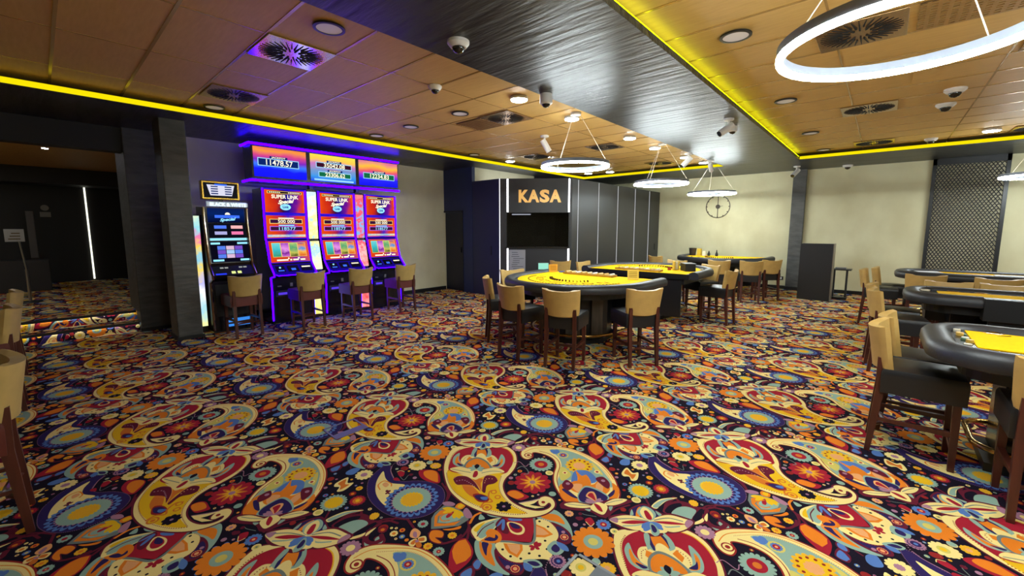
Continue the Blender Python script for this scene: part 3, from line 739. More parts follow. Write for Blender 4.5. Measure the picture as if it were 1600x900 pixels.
# ceiling: tiles at 3.25 over a dark dropped border at 3.11 with two openings
struct('ceiling', MB().box(-5, 13.3, -6, 8.8, 3.25, 3.35), TILEM)
g = MB()
for k in range(-11, 19):
    x = 2.03+.6*k; g.box(x-.012, x+.012, -5.9, 8.7, 3.2455, 3.2499)
for k in range(-8, 4):
    y = 4.05+1.2*k; g.box(-4.9, 13.2, y-.008, y+.008, 3.2465, 3.2495)
struct('ceiling_grid', g, TBAR)
s = MB()
s.box(-5, 13.2, 7.0, 8.72, 3.11, 3.17).box(-5, 13.2, 1.52, 3.03, 3.11, 3.17).box(11.2, 13.2, -6, 1.52, 3.11, 3.17).box(11.2, 13.2, 3.03, 7.0, 3.11, 3.17).box(-5, 11.2, -6, -5.2, 3.11, 3.17).box(-5, -4.2, -5.2, 1.52, 3.11, 3.17).box(-5, -4.2, 3.03, 7.0, 3.11, 3.17)
struct('ceiling_border', s, DARKP)
# yellow cove light strips
def strip(name, label, mb, m=COVEL, cat='light strip', group=None): return tag(mb.build(name, m), label, cat, group)
GC = 'yellow cove light strips'
strip('cove_light_strip', 'yellow light strip along the ceiling edge above the slot machines', MB().box(-4.2, 11.2, 6.99, 6.999, 3.118, 3.178), group=GC)
strip('cove_light_strip', 'yellow light strip at the far end of the left ceiling opening above the KASA booth', MB().box(11.19, 11.199, 3.04, 6.99, 3.118, 3.178), group=GC)
strip('cove_light_strip', 'yellow light strip at the far end of the right ceiling opening by the mesh screen', MB().box(11.19, 11.199, -5.2, 1.51, 3.118, 3.178), group=GC)
strip('cove_light_strip', 'yellow light strip lying on top of the right edge of the dark ceiling beam', MB().box(-4.2, 11.18, 1.525, 1.555, 3.171, 3.182), emat('yellow_light_strip_b', (226,255,0), COVE*1.3), group=GC)
strip('cove_light_strip', 'yellow light strip under the brown ceiling of the raised room, left of the picture', MB().box(-4, -.9, 9.3, 9.34, 2.9, 2.94), emat('yellow_room_strip', (255,205,0), 8), group=GC)
# stair nosings with white light
for k, (y, z, t) in enumerate(((8.72, .145, 'lower'), (9.02, .29, 'upper'))):
    n = thing('stair_nosing', f'black edge trim with white light under it on the {t} carpeted step', 'trim', (-1.5, y, z-.03), 0, 'lit step edges')
    MB().box(-2.5, 2.44, -.016, .012, .010, .031).box(-2.5, 2.44, -.016, -.012, -.006, .010).build('trim_profile', BLKPL, n)
    MB().box(-2.5, 2.44, -.011, -.002, .004, .009).build('light_line', emat('step_light', (235,238,255), 15), n)
tag(MB().box(.845, .875, 15.17, 15.2, .33, 2.7).build('light_strip', emat('pale_light_strip', (244,244,222), 2.2)), 'tall thin white light strip on the dark wall of the raised room', 'light strip')
# ------------------------------------------------------------------ ceiling fixtures
ZC = 3.242
def downlight(lit):
    t = thing('ceiling_downlight', '', 'ceiling light')
    if lit:
        MB().lathe([(.108,0),(.112,-.03),(.1,-.034)], n=32).build('trim_ring', WHITEM, t, True)
        MB().lathe([(.1,-.02),(.1,-.038),(.09,-.042)], n=32).build('diffuser', WHITEL, t, label='lit white diffuser')
    else:
        MB().ring([(-.012,0),(.012,0),(.012,-.012),(-.012,-.014)], .112, n=40).build('trim_ring', BLKPL, t, True)
        MB().lathe([(.1,-.002),(.1,-.009)], n=32).build('diffuser', OPAL, t, label='unlit pale diffuser')
    return t
offp = [(1.73,3.54,'large unlit round ceiling light next to the beam, nearest on the left ceiling'),
 (1.73,6.92,'unlit round ceiling light near the yellow strip, beside the left pillar end of the ceiling'),
 (4.11,6.84,'unlit round ceiling light above the jackpot sign next to the yellow strip'),
 (4.13,5.84,'unlit round ceiling light above the right slot machine, middle of its row of three'),
 (4.14,4.66,'unlit round ceiling light with black rim beside the small ribbed ceiling grille'),
 (6.55,6.93,'unlit round ceiling light by the yellow strip above the blue-tinted dark door'),
 (4.1,1.08,'largest unlit round ceiling light on the right ceiling, beside the big ring lamp'),
 (6.53,1.08,'unlit round ceiling light on the right ceiling, second from the big ring lamp'),
 (8.95,1.08,'unlit round ceiling light on the right ceiling, third from the big ring lamp'),
 (11.0,1.08,'unlit round ceiling light in the far corner of the right ceiling by the yellow strip')]
onp = [(4.15,3.56,'lit round ceiling light nearest the camera, on the left ceiling by the beam'),
 (5.37,3.58,'lit round ceiling light above the ring lamp of the nearest card table'),
 (7.17,3.54,'lit round ceiling light by the beam between the first and second ring lamps'),
 (8.37,3.58,'lit round ceiling light above the second ring lamp'),
 (9.9,3.52,'lit round ceiling light partly behind the white camera on the edge of the beam'),
 (10.95,3.44,'lit round ceiling light at the far end of the beam above the third ring lamp'),
 (7.66,6.85,'lit round ceiling light by the yellow strip above the KASA booth'),
 (8.34,6.12,'lit round ceiling light just behind the left edge of the first ring lamp'),
 (10.8,6.6,'lit round ceiling light in the far corner of the left ceiling opening'),
 (10.95,5.98,'lit round ceiling light by the far yellow strip, next to the corner one'),
 (10.6,-1.2,'lit round ceiling light on the right ceiling near the mesh screen')]
def spread(proto, pts, group):
    for i, (x, y, lab) in enumerate(pts):
        o = proto if i == 0 else copy_tree(proto)
        o.location = (x, y, ZC); o['label'] = lab; o['group'] = group
spread(downlight(False), offp, 'unlit round ceiling lights'); spread(downlight(True), onp, 'lit round ceiling lights')
# swirl vents: steel plate with radial slots
VPLATE = mat('vent_plate', (176,140,96), .22, metal=.75); VPLATE2 = mat('vent_plate_steel', (206,200,204), .16, metal=.95)
def vent(pl):
    t = thing('swirl_ceiling_vent', '', 'ceiling vent')
    MB().box(-.295,.295,-.295,.295,-.008,0,.003).build('plate', pl, t)
    s = MB()
    for k in range(36):
        a = k*2*PI/36; r0 = .075 if k % 3 == 0 else (.15 if k % 3 == 1 else .12); ca, sa = math.cos(a), math.sin(a)
        s.bar((r0*ca, r0*sa, -.0095), (.27*ca, .27*sa, -.0095), .0125, .004)
    s.build('slots', mat('slot_black', (10,9,9), .7), t); return t
v1 = vent(VPLATE2); v1.location = (1.73,4.31,ZC); v1['label'] = 'square swirl ceiling vent reflecting the colourful machines, nearest on the left ceiling'; v1['group'] = 'swirl ceiling vents'
v2 = vent(VPLATE)
spread(v2, [(1.75,6.14,'square swirl ceiling vent near the yellow strip at left'),(4.76,4.34,'square swirl ceiling vent beside the ribbed grille and a lit ceiling light'),
 (7.66,6.07,'square swirl ceiling vent above the KASA booth'),(7.71,4.34,'square swirl ceiling vent right of the first ring lamp wires'),(10.5,4.34,'square swirl ceiling vent above the second ring lamp at the far yellow strip'),
 (4.73,.28,'large square swirl ceiling vent seen through the big ring lamp'),(7.72,.29,'square swirl ceiling vent below the big ring lamp on the right ceiling'),(10.75,.28,'square swirl ceiling vent in front of the far yellow strip, right ceiling'),(11.0-.1,-1.75,'square swirl ceiling vent at the right picture edge near the far yellow strip')], 'swirl ceiling vents')
GR = mat('grille_brown', (150,112,58), .45); GRD = mat('grille_dark', (92,66,34), .7)
def grille(lab, x, y, sx, sy, ribs=True):
    t = thing('ceiling_grille', lab, 'ceiling grille', (x, y, ZC), 0, 'ceiling grilles')
    MB().box(-sx/2, sx/2, -sy/2, sy/2, -.004, 0).build('backing', GRD, t)
    m = MB(); n = int(sx/.045)
    for k in range(n): xx = -sx/2+(k+.5)*sx/n; m.box(xx-.011, xx+.011, -sy/2, sy/2, -.012, -.004)
    if not ribs:
        for k in range(int(sy/.06)): yy = -sy/2+(k+.5)*.06; m.box(-sx/2, sx/2, yy-.012, yy+.012, -.011, -.004)
    m.build('ribs', GR, t)
grille('small ribbed brown ceiling grille next to a swirl vent above the slot machines', 4.78, 4.9, .56, .54)
grille('large perforated ceiling grille seen through the big ring lamp', 4.72, -.62, .56, 1.1, False)
grille('perforated ceiling grille right of the big ring lamp at the picture edge', 5.9, -1.35, .56, 1.1, False)
pn = MB().box(6.2,6.62,-.28,-.1,3.238,3.2499); tag(pn.build('ceiling_hatch', TILEM), 'small access panel in the right ceiling under the big ring lamp', 'hatch')
# ring lamps
def ringlamp(lab, x, y, z, r, cano):
    t = thing('ring_pendant_lamp', lab, 'pendant lamp', (x, y, z), 0, 'ring pendant lamps')
    MB().ring([(-.016,.004),(.016,.004),(.016,.05),(-.016,.05)], r, n=96).build('ring_housing', mat('ring_housing', (128,134,146), .5), t, True)
    MB().ring([(-.013,-.02),(.013,-.02),(.017,-.012),(.017,.004),(-.017,.004),(-.017,-.012)], r, n=96).build('ring_diffuser', RINGL, t, True)
    for k in range(3):
        a = math.radians(cano[k]) if isinstance(cano, tuple) else cano+k*2*PI/3; MB().tube([(r*math.cos(a), r*math.sin(a), .04), (.06*math.cos(a), .06*math.sin(a), ZC-z-.02)], .0035, 6).build('suspension_wire', mat('wire', (228,214,190), .5), t)
    MB().lathe([(.075,ZC-z),(.075,ZC-z-.028),(.065,ZC-z-.032)], n=28).build('canopy', WHITEM, t, True)
for a in [('large glowing ring lamp hanging nearest, over the open floor at right', 2.83,.005,2.5,.5,(133.6,-40,230)),('glowing ring lamp over the nearest card table beside KASA', 5.23,3.42,2.5,.47,1.2),
          ('glowing ring lamp over the middle card table, second along the beam', 8.15,3.34,2.48,.49,.9),('glowing ring lamp in front of the wall clock', 11.4,3.35,2.49,.54,.4),('glowing ring lamp cut by the right picture edge in front of the mesh screen', 11.35,-1.95,2.5,.5,2.2),
 ('glowing ring lamp over the near right card table, outside the picture', 4.6,-2.2,2.5,.5,1.),('glowing ring lamp behind the photographer', 1.2,-2.6,2.5,.5,2.)]: ringlamp(*a)
# cameras
def dome(lab, x, y, z, sc=1, hang=0):
    t = thing('dome_camera', lab, 'security camera', (x, y, z), 0, 'dome cameras')
    if hang: MB().lathe([(.062*sc,0),(.066*sc,-hang),(.05*sc,-hang-.012)], n=24).build('housing', WHITEM, t, True); h = hang
    else: MB().lathe([(.078*sc,0),(.078*sc,-.02),(.055*sc,-.05)], n=24).build('housing', WHITEM, t, True); h = .045
    MB().sphere((0,0,-h), .045*sc, 20, 8, -1, .1).build('lens_dome', CAMB, t, True)
dome('white dome camera under the dark beam, nearest the camera position', 2.39,2.7,3.11,1.15)
dome('white dome camera on the left ceiling between unlit lights', 3.2,4.03,3.25)
dome('white long-bodied dome camera on the edge of the beam beside a lit ceiling light', 3.93,2.97,3.11,1.1,.1)
dome('dome camera in the right ceiling, upper one of the two below the big ring lamp', 7.35,-.5,3.25,1.3)
dome('dome camera in the right ceiling, lower one of the two below the big ring lamp', 8.13,-.48,3.25,1.3)
dome('small dome camera in the right ceiling furthest toward the mesh screen', 11.0,-.51,3.25,1.2)
dome('white dome camera under the beam next to the bullet camera near the yellow edge', 6.95,1.8,3.11,1.0,.07)
dome('small dome camera under the dark border above the cream wall at right', 12.9,.77,3.11,1.3)
def bullet(lab, x, y, z, az, el, sc=1):
    t = thing('bullet_camera', lab, 'security camera', (x, y, z), az, 'bullet cameras')
    MB().lathe([(.06*sc,0),(.06*sc,-.022),(.05*sc,-.03)], n=20).build('base', WHITEM, t, True)
    MB().tube([(0,0,-.02),(0,0,-.07*sc),(.03*sc,0,-.1*sc)], .014*sc).build('arm', WHITEM, t, True)
    c, s_ = math.cos(el), math.sin(el); p = lambda d: (d*c*sc, 0, -.11*sc+d*s_*sc)
    MB().tube([p(-.06), p(.13)], .042*sc, 16).build('body', WHITEM, t, True)
    MB().tube([p(.128), p(.14)], .036*sc, 16).build('lens', CAMB, t, True)
bullet('white bullet camera on the left ceiling in front of the KASA booth', 6.12,4.65,3.25,-.6,-1.0,1.25)
bullet('bullet camera under the beam close to its yellow edge', 6.44,1.72,3.11,2.3,-.6,1.1)
bullet('white camera hanging on the beam edge in front of a lit ceiling light', 8.8,3.06,3.11,2.0,-.8,1.2)
bullet('small camera on the far end of the beam edge', 9.95,2.98,3.11,0.,-.8,1.1)
bullet('white bullet camera on the dark pillar at the corner of the yellow strip', 12.3,1.7,3.11,2.6,-.7,1.2)
sp = thing('spotlight', 'small bright spotlight in the brown ceiling of the raised room', 'spotlight', (.2,10.92,3.0))
MB().lathe([(.05,0),(.05,-.02)], n=20).build('trim_ring', STEEL, sp, True); MB().lathe([(.038,-.015),(.038,-.024)], n=20).build('lens', emat('spot_lens', (235,238,255), 120), sp)
for x_, y_, l_ in ((-2.2,10.6,'added unseen fill light in the raised room ceiling, outside the picture, nearer one'),(-2.4,13.0,'added unseen fill light in the raised room ceiling, outside the picture, further one'),(-.9,9.7,'added unseen fill light in the raised room ceiling, hidden behind the dark header above the steps')):
    o_ = downlight(True); o_.location = (x_, y_, 2.998); o_['label'] = l_; o_['group'] = 'lit round ceiling lights'  # unseen lamps added to brighten the raised room's floor and ceiling
# ------------------------------------------------------------------ KASA booth
P2 = np.array([7.15,6.72]); P3 = np.array([8.2,5.42]); LL = np.linalg.norm(P3-P2); DD = (P3-P2)/LL; NN = np.array([DD[1], -DD[0]])
if NN[0] > 0: NN = -NN
def ch(s_, d, z): q = P2+DD*s_+NN*d; return (q[0], q[1], z)
def chbox(mb, s0, s1, d0, d1, z0, z1):
    return mb.hexa([ch(s0,d0,z0), ch(s1,d0,z0), ch(s1,d1,z0), ch(s0,d1,z0)], [ch(s0,d0,z1), ch(s1,d0,z1), ch(s1,d1,z1), ch(s0,d1,z1)])
ZB = 2.755
struct('wall_booth_side', MB().box(7.15, 7.25, 6.72, 7.64, 0, ZB), mat('panel_blue_light_tint', (40,43,68), .42))  # anthracite tinted navy: blue glow of the slot machines put into the colour
struct('wall_by_door', MB().box(7.14, 7.24, 7.64, 8.0, 0, 3.12).box(7.14, 7.24, 8.0, 8.72, 2.03, 3.12), mat('plaster_blue_light_tint', (38,50,84), .5, noise=.1, nscale=(3,3,3)))  # blue light falling on this wall is painted into its colour
struct('wall_above_booth', MB().box(7.24, 9.6, 7.66, 7.72, 0, 3.12), PLASTER)
d = MB().box(7.17, 7.21, 8.02, 8.7, 0.01, 2.02, .004); do = struct('door_1', d, mat('dark_door_blue_light_tint', (24,28,42), .45))  # door colour carries painted-in blue light
hd = MB().box(7.14, 7.165, 8.08, 8.1, 1.0, 1.14, .004).build('door_handle', BLKPL, do)
struct('door_frame_1', MB().box(7.125, 7.145, 7.98, 8.02, 0, 2.06).box(7.125, 7.145, 7.98, 8.72, 2.03, 2.07), mat('door_frame_dark', (26,26,30), .5))
fr = MB(); chbox(fr, 0, LL, -.1, 0, 1.98, ZB); chbox(fr, 0, LL, -.1, 0, 0, 1.16); chbox(fr, 0, .15, -.1, 0, 1.16, 1.98); chbox(fr, 1.63, LL, -.1, 0, 1.16, 1.98)
struct('wall_booth_front', fr, ANTH)
struct('wall_booth_long', MB().box(8.2, 13.2, 5.42, 5.5, 0, ZB), ANTH)
struct('ceiling_booth', MB().prism([(7.2,6.74),(7.2,7.66),(13.2,7.66),(13.2,5.46),(8.22,5.46)], 2.6, 2.74), BLACKP)
inn = MB(); chbox(inn, -.2, 2.2, -1.3, -1.25, 0, 2.6); struct('wall_booth_inside', inn, BLACKP)
# glass with dark room behind
g = bpy.data.materials.new('tinted_glass'); g.use_nodes = True; nt = g.node_tree; nt.nodes.clear()
t1 = nt.nodes.new('ShaderNodeBsdfTransparent'); t1.inputs[0].default_value = (.45,.46,.5,1); gl = nt.nodes.new('ShaderNodeBsdfGlossy'); gl.inputs['Roughness'].default_value = .02
fz = nt.nodes.new('ShaderNodeFresnel'); fz.inputs[0].default_value = 1.5; mxs = nt.nodes.new('ShaderNodeMixShader'); nt.links.new(fz.outputs[0], mxs.inputs[0]); nt.links.new(t1.outputs[0], mxs.inputs[1]); nt.links.new(gl.outputs[0], mxs.inputs[2])
oo = nt.nodes.new('ShaderNodeOutputMaterial'); nt.links.new(mxs.outputs[0], oo.inputs[0])
gw = MB(); chbox(gw, .15, 1.63, -.05, -.042, 1.19, 1.98); go = struct('window_1', gw, g)
fm = MB(); chbox(fm, .15, .165, -.06, -.03, 1.19, 1.98); chbox(fm, 1.6, 1.63, -.06, -.01, 1.19, 1.98); fm.build('window_frame', BLKPL, go)
ct = MB(); chbox(ct, .14, 1.62, -.12, .05, 1.165, 1.19); tag(ct.build('counter_shelf', mat('dark_gloss', (24,24,26), .2, spec=.7)), 'narrow dark counter shelf under the cashier window', 'counter')
lb = MB(); chbox(lb, .28, .72, -.14, -.11, 1.93, 1.955); tag(lb.build('light_bar', emat('cashier_light', (250,250,250), 2)), 'short white light bar inside the top of the cashier window', 'light')
mo = thing('monitor', 'dark monitor standing behind the cashier window glass', 'monitor', ch(.95,-.3,1.17), math.atan2(DD[1], DD[0]))
MB().box(-.2,.2,-.015,.015,.03,.27,.005).build('screen_panel', BLKPL, mo); MB().box(-.08,.08,-.06,.06,0,.012).box(-.02,.02,-.01,.01,.01,.05).build('stand', BLKPL, mo)
struct('trim_3', chbox(MB(), .1, 1.66, -.5, -.1, 1.1, 1.165), BLACKP)
tag(MB().box(7.5, 9.2, 7.35, 7.4, 2.76, 2.78).build('light_strip', emat('booth_top_light', (235,240,255), 12)), 'light strip lying on top of the booth that lights the wall above it', 'light strip')
GL = 'white light lines on the dark booth'
def ll(lab, s0, z0, z1, wd=.022, m=WBAR, nm='light_bar'): 
    q = MB(); chbox(q, s0-wd/2, s0+wd/2, 0, .012, z0, z1); tag(q.build(nm, m), lab, 'light strip', GL)
ll('full-height white light line at the left corner of the KASA booth', .0, .1, ZB, .016, emat('corner_light', (250,250,255), 1.6), 'light_strip')
ll('white light bar left of the KASA letters', .185, 1.99, ZB-.01, .034); ll('white light bar right of the KASA letters', 1.6, 1.99, ZB-.01, .034)
ll('white light bar below the cashier window on its left, beside the notice', .185, .1, 1.15, .034); ll('white light bar below the cashier window on its right', 1.6, .1, 1.15, .034)
for x, nm in ((8.45,'first'),(9.39,'second'),(10.4,'third'),(11.44,'fourth'),(12.41,'fifth')):
    tag(MB().box(x-.006, x+.006, 5.414, 5.42, .02, 2.74).build('light_strip', WLINE), f'thin white vertical line on the long dark booth wall, {nm} from the KASA sign', 'light strip', GL)
tag(MB().box(12.9, 12.94, 5.405, 5.42, .95, 1.15, .003).build('door_handle_plate', BLKPL), 'small black handle plate near the far end of the dark booth wall', 'handle')
tag(MB().box(7.14, 7.15, 6.98, 7.02, .98, 1.2, .003).build('door_handle_plate', BLKPL), 'small black handle plate on the dark blue-lit side of the KASA booth', 'handle')
GOLD = mat('gold_letter_added_glow', (222,168,72), .35, emit=(236,184,104), es=.5)  # emission added to lift the gold of the letters
ks = thing('wall_sign', 'gold raised letters reading KASA on the dark booth front', 'sign', ch(.91,.0,2.34), math.atan2(DD[1], DD[0]))
for k, c in enumerate('KASA'):
    text('letter', c, .37, GOLD, ks, (-.375+.25*k, -.012, 0), (PI/2,0,0), .012, .017, [.235,.265,.225,.265][k])
nt_ = thing('notice_poster', 'pale notice sheet with lines of text on the booth front below the cashier window', 'poster', ch(.41,.004,.62), math.atan2(DD[1], DD[0]))
MB().box(-.19,.19,-.006,0,-.5,.5).build('sheet', mat('notice_paper', (150,152,158), .6), nt_)
ln = MB(); rnd = random.Random(4)
for k in range(19):
    z = .44-.048*k; a = -.14+.05*rnd.random(); ln.box(a, a+.12+.16*rnd.random(), -.0075, -.006, z-.008, z+.006)
ln.build('printed_lines', mat('notice_ink', (84,86,92), .7), nt_); MB().box(-.1,.04,-.008,-.006,-.04,-.022).build('red_line', mat('notice_red', (150,60,60), .7), nt_, label='red printed line')
# ------------------------------------------------------------------ slot machines along the left wall
GLOSSB = mat('gloss_black', (16,15,20), .22, spec=.6)
PURPL = emat('purple_light', (34,0,255), PURP); BEZ = emat('blue_violet_bezel', (44,14,225), 1.0)
SC1 = gradmat('screen_title', [(0,(240,74,18)),(.24,(205,44,24)),(.42,(60,16,60)),(.6,(24,22,150)),(.78,(110,20,150)),(.92,(225,60,30)),(1,(240,90,30))], 0, .03, .66, 1.0)
SC2 = gradmat('screen_pays', [(0,(235,84,24)),(.2,(225,60,26)),(.45,(150,30,90)),(.6,(70,40,190)),(.8,(220,60,40)),(1,(240,80,30))], 0, .03, .66, 1.0)
SC3 = gradmat('screen_reels', [(0,(235,74,20)),(.5,(205,60,40)),(.7,(110,40,170)),(1,(240,90,30))], 0, .03, .66, .95)
WT = emat('white_text', (255,244,214), 1.3); CT = emat('cyan_text', (150,226,255), 1.2); BLKS = emat('black_bar', (18,10,20), 1); GOLDT = emat('gold_line', (255,214,110), 1.1); VIOT = emat('violet_line', (190,110,255), 1.1); BLUE = emat('blue_glow', (60,110,255), 1.2)
def slab(mb, x0, x1, b, t, d0, d1):
    by, bz = b; ty, tz = t; L = math.hypot(ty-by, tz-bz); ny, nz = -(tz-bz)/L, (ty-by)/L
    P = lambda x, p, d: (x, p[0]+ny*d, p[1]+nz*d)
    return mb.hexa([P(x0,b,d0), P(x1,b,d0), P(x1,b,d1), P(x0,b,d1)], [P(x0,t,d0), P(x1,t,d0), P(x1,t,d1), P(x0,t,d1)])
def at(b, t, fz, d):   # point on a tilted face: fraction up, distance out
    by, bz = b; ty, tz = t; L = math.hypot(ty-by, tz-bz); return (by+(ty-by)*fz-(tz-bz)/L*d, bz+(tz-bz)*fz+(ty-by)/L*d)
def slot_machine():
    W = .69; t = thing('slot_machine', '', 'slot machine')
    prof = [(0,0.03),(0,.78),(-.16,.815),(-.175,.85),(-.02,1.0),(0,1.03),(.1,1.405),(.12,1.43),(.12,2.28),(.6,2.28),(.6,.03)]
    MB().prismx(prof, 0, W).build('cabinet', GLOSSB, t); MB().box(.02,W-.02,.03,.58,0,.04).build('plinth', BLKPL, t)
    for x in (.004, W-.004):
        MB().tube([(x,-.006,.06),(x,-.012,.42),(x,-.03,.55),(x,-.008,.79),(x,-.17,.82),(x,-.185,.85),(x,-.03,1.005),(x,-.008,1.035),(x,.092,1.405),(x,.112,1.43),(x,.112,2.275)], .013, 8).build('light_edge', PURPL, t, label='glowing violet edge line')
    bz = MB()
    for b, tp in (((.12,1.855),(.12,2.28)), ((.12,1.43),(.12,1.85)), ((0,1.03),(.1,1.405))): slab(bz, .012, W-.012, b, tp, 0, .006)
    bz.build('screen_surround', BEZ, t)
    # title screen
    b, tp = (.12,1.88), (.12,2.255)
    s1 = slab(MB(), .03, W-.03, b, tp, .006, .012).build('title_screen', SC1, t)
    slab(MB(), .07, .62, at(b,tp,.84,0), at(b,tp,.95,0), .012, .014).build('meter_bar', GOLDT, s1); slab(MB(), .08, .61, at(b,tp,.855,0), at(b,tp,.935,0), .014, .0155).build('meter_field', BLKS, s1)
    R9 = (PI/2,0,0); z = lambda f: b[1]+(tp[1]-b[1])*f
    mk = MB()
    for k in range(6): mk.box(.1+.03*k, .12+.03*k, .12-.0165, .12-.0155, z(.88), z(.912))
    for k in range(7): mk.box(.40+.028*k, .42+.028*k, .12-.0165, .12-.0155, z(.88), z(.912))
    mk.build('meter_digits', WT, s1)
    text('title_lettering', 'SUPER LINK', .085, WT, s1, (.345,.12-.016,z(.70)), R9, .001, .002, .43)
    text('script_lettering', 'Special', .085, WT, s1, (.345,.12-.016,z(.49)), (PI/2,-.12,0), .001, .003, .27, shear=.5)
    MB().lathe([(.085,0),(.085,.004)], n=28).build('emblem', CT, s1).matrix_local = Matrix.Translation((.345,.12-.013,z(.25))) @ Matrix.Rotation(PI/2,4,'X') @ Matrix.Diagonal((1,.62,1,1))
    text('emblem_lettering', 'Link', .06, emat('deep_blue_text', (20,60,150), 1), s1, (.345,.12-.0195,z(.25)), R9, .0008, .002, .1)
    # pays screen
    b, tp = (.12,1.45), (.12,1.83); z = lambda f: b[1]+(tp[1]-b[1])*f
    s2 = slab(MB(), .03, W-.03, b, tp, .006, .012).build('jackpot_screen', SC2, t)
    for f, cl, tx, c2 in ((.74, GOLDT, '500 000', WT), (.42, VIOT, '118577', CT)):
        MB().box(.08,.61,.12-.0145,.12-.012,z(f)-.04,z(f)+.04,.0005).build('meter_bar', cl, s2); MB().box(.09,.60,.12-.016,.12-.0145,z(f)-.031,z(f)+.031).build('meter_field', emat('dark_field', (60,22,60), 1), s2)
        text('meter_digits', tx, .075, c2, s2, (.345,.12-.0175,z(f)-.003), R9, .001, .0005, .27)
        MB().box(.22,.47,.12-.0145,.12-.012,z(f)+.046,z(f)+.062).build('caption_line', c2, s2)
    MB().box(.04,.65,.12-.0145,.12-.012,z(.04),z(.15)).build('bottom_banner', gradmat('banner', [(0,(150,200,240)),(.3,(240,220,190)),(.6,(130,180,230)),(1,(250,230,180))], 0, .03,.66,1.0, .4, 20), s2)
    # reel screen
    b, tp = at((0,1.03),(.1,1.405),.03,0), at((0,1.03),(.1,1.405),.97,0)
    s3 = slab(MB(), .03, W-.03, b, tp, .006, .012).build('reel_screen', SC3, t)
    cols = [[(0,(70,150,90)),(.45,(60,190,200)),(1,(120,220,225))], [(0,(220,120,220)),(.3,(120,30,150)),(.55,(235,150,235)),(1,(150,40,190))], [(0,(60,60,30)),(.3,(200,200,90)),(.6,(90,170,120)),(1,(190,215,120))], [(0,(220,60,30)),(.35,(255,190,80)),(.55,(60,150,230)),(.75,(250,150,50)),(1,(90,50,160))]]
    for k in range(4):
        x0 = .075+.138*k
        slab(MB(), x0-.005, x0+.13, at(b,tp,.24,0), at(b,tp,.92,0), .012, .0135).build('reel_frame', GOLDT, s3)
        slab(MB(), x0, x0+.125, at(b,tp,.255,0), at(b,tp,.905,0), .0135, .015).build('reel', gradmat(f'reel_{k}', cols[k], 2, 1.12, 1.38, 1.0, .22, 14), s3)
    mk = MB()
    for x0, x1 in ((.12,.3),(.33,.36),(.38,.47),(.5,.58)): slab(mk, x0, x1, at(b,tp,.06,0), at(b,tp,.13,0), .012, .014)
    slab(mk, .3, .32, at(b,tp,.13,0), at(b,tp,.2,0), .012, .014); slab(mk, .46, .49, at(b,tp,.14,0), at(b,tp,.2,0), .012, .014); mk.build('credit_line', WT, s3)
    # deck
    b, tp = (-.175,.85), (-.02,1.0)
    dk = slab(MB(), .02, W-.02, b, tp, .001, .006).build('button_deck', emat('deck_blue', (26,10,150), .8), t)
    for x0, x1 in ((.06,.2),(.24,.42),(.46,.64)): slab(MB(), x0, x1, at(b,tp,.22,0), at(b,tp,.85,0), .006, .010).build('deck_panel', GLOSSB, dk)
    slab(MB(), .09, .18, at(b,tp,.3,0), at(b,tp,.4,0), .010, .012).build('button', BLUE, dk); slab(MB(), .3, .37, at(b,tp,.35,0), at(b,tp,.55,0), .010, .012).build('button', BLUE, dk)
    MB().sphere((.13,at(b,tp,.66,.012)[0],at(b,tp,.66,.012)[1]), .016, 12, 6).build('button', CT, dk); slab(MB(), .48, .62, at(b,tp,.6,0), at(b,tp,.72,0), .010, .012).build('note_slot', WT, dk)
    MB().tube([(.03,-.185,.852),(.06,-.2,.835),(W-.06,-.2,.835),(W-.03,-.185,.852)], .008).build('light_edge', PURPL, t, label='glowing violet edge line')
    bt = MB().box(.07,.27,-.02,.0,.46,.56,.004).build('ticket_printer', DGREY, t); MB().box(.1,.24,-.024,-.019,.49,.53).build('lit_slot', emat('violet_slot', (90,60,230), 1), bt)
    MB().box(.1,.16,-.012,0,.63,.645).build('lock_plate', STEEL, t); MB().box(.3,.34,-.012,0,.62,.68).build('lock_plate', STEEL, t)
    return t
sm = slot_machine(); GS = 'three linked slot machines with violet light edges'
for i, nm in enumerate(('left one under the jackpot sign','middle one under the jackpot sign','right one nearest the dark door')):
    o = sm if i == 0 else copy_tree(sm); o.location = (2.5+.91*i, 7.6, 0); o['label'] = 'violet-edged slot machine with red screens, '+nm; o['group'] = GS
def side_panel(x, name, m, lab, w=.15, y=7.66):
    t = thing('illuminated_sign', lab, 'lit sign', (x, y, 0), 0, 'tall glowing panels between the machines')
    a = MB(); slab(a, 0, w, (.06,1.43), (.06,2.26), 0, .03); a.build('upper_panel', m, t); a = MB(); slab(a, 0, w, (-.06,.88), (.04,1.38), 0, .03); a.build('middle_panel', m, t)
    a = MB(); slab(a, 0, w, (-.02,.06), (-.02,.72), 0, .03); a.build('lower_panel', m, t); MB().prismx([(-.02,0),(-.02,.74),(-.06,.86),(.04,1.38),(.06,2.3),(.4,2.3),(.4,0)], 0, w).build('housing', BLKPL, t)
YP = gradmat('panel_yellow', [(0,(250,240,120)),(.35,(255,250,200)),(.5,(170,220,235)),(.65,(250,240,150)),(.85,(255,250,215)),(1,(200,225,235))], 2, 0, 2.3, 1.25, .45, 9)
RP = gradmat('panel_red', [(0,(255,150,150)),(.25,(245,60,70)),(.45,(255,190,190)),(.6,(250,70,90)),(.75,(110,190,245)),(.9,(245,80,100)),(1,(255,130,130))], 2, 0, 2.3, 1.2, .4, 9)
side_panel(3.215, 'y', YP, 'tall pale yellow glowing panel between the left and middle red-screen slot machines'); side_panel(4.125, 'r', RP, 'tall red and pink glowing panel between the middle and right red-screen slot machines')
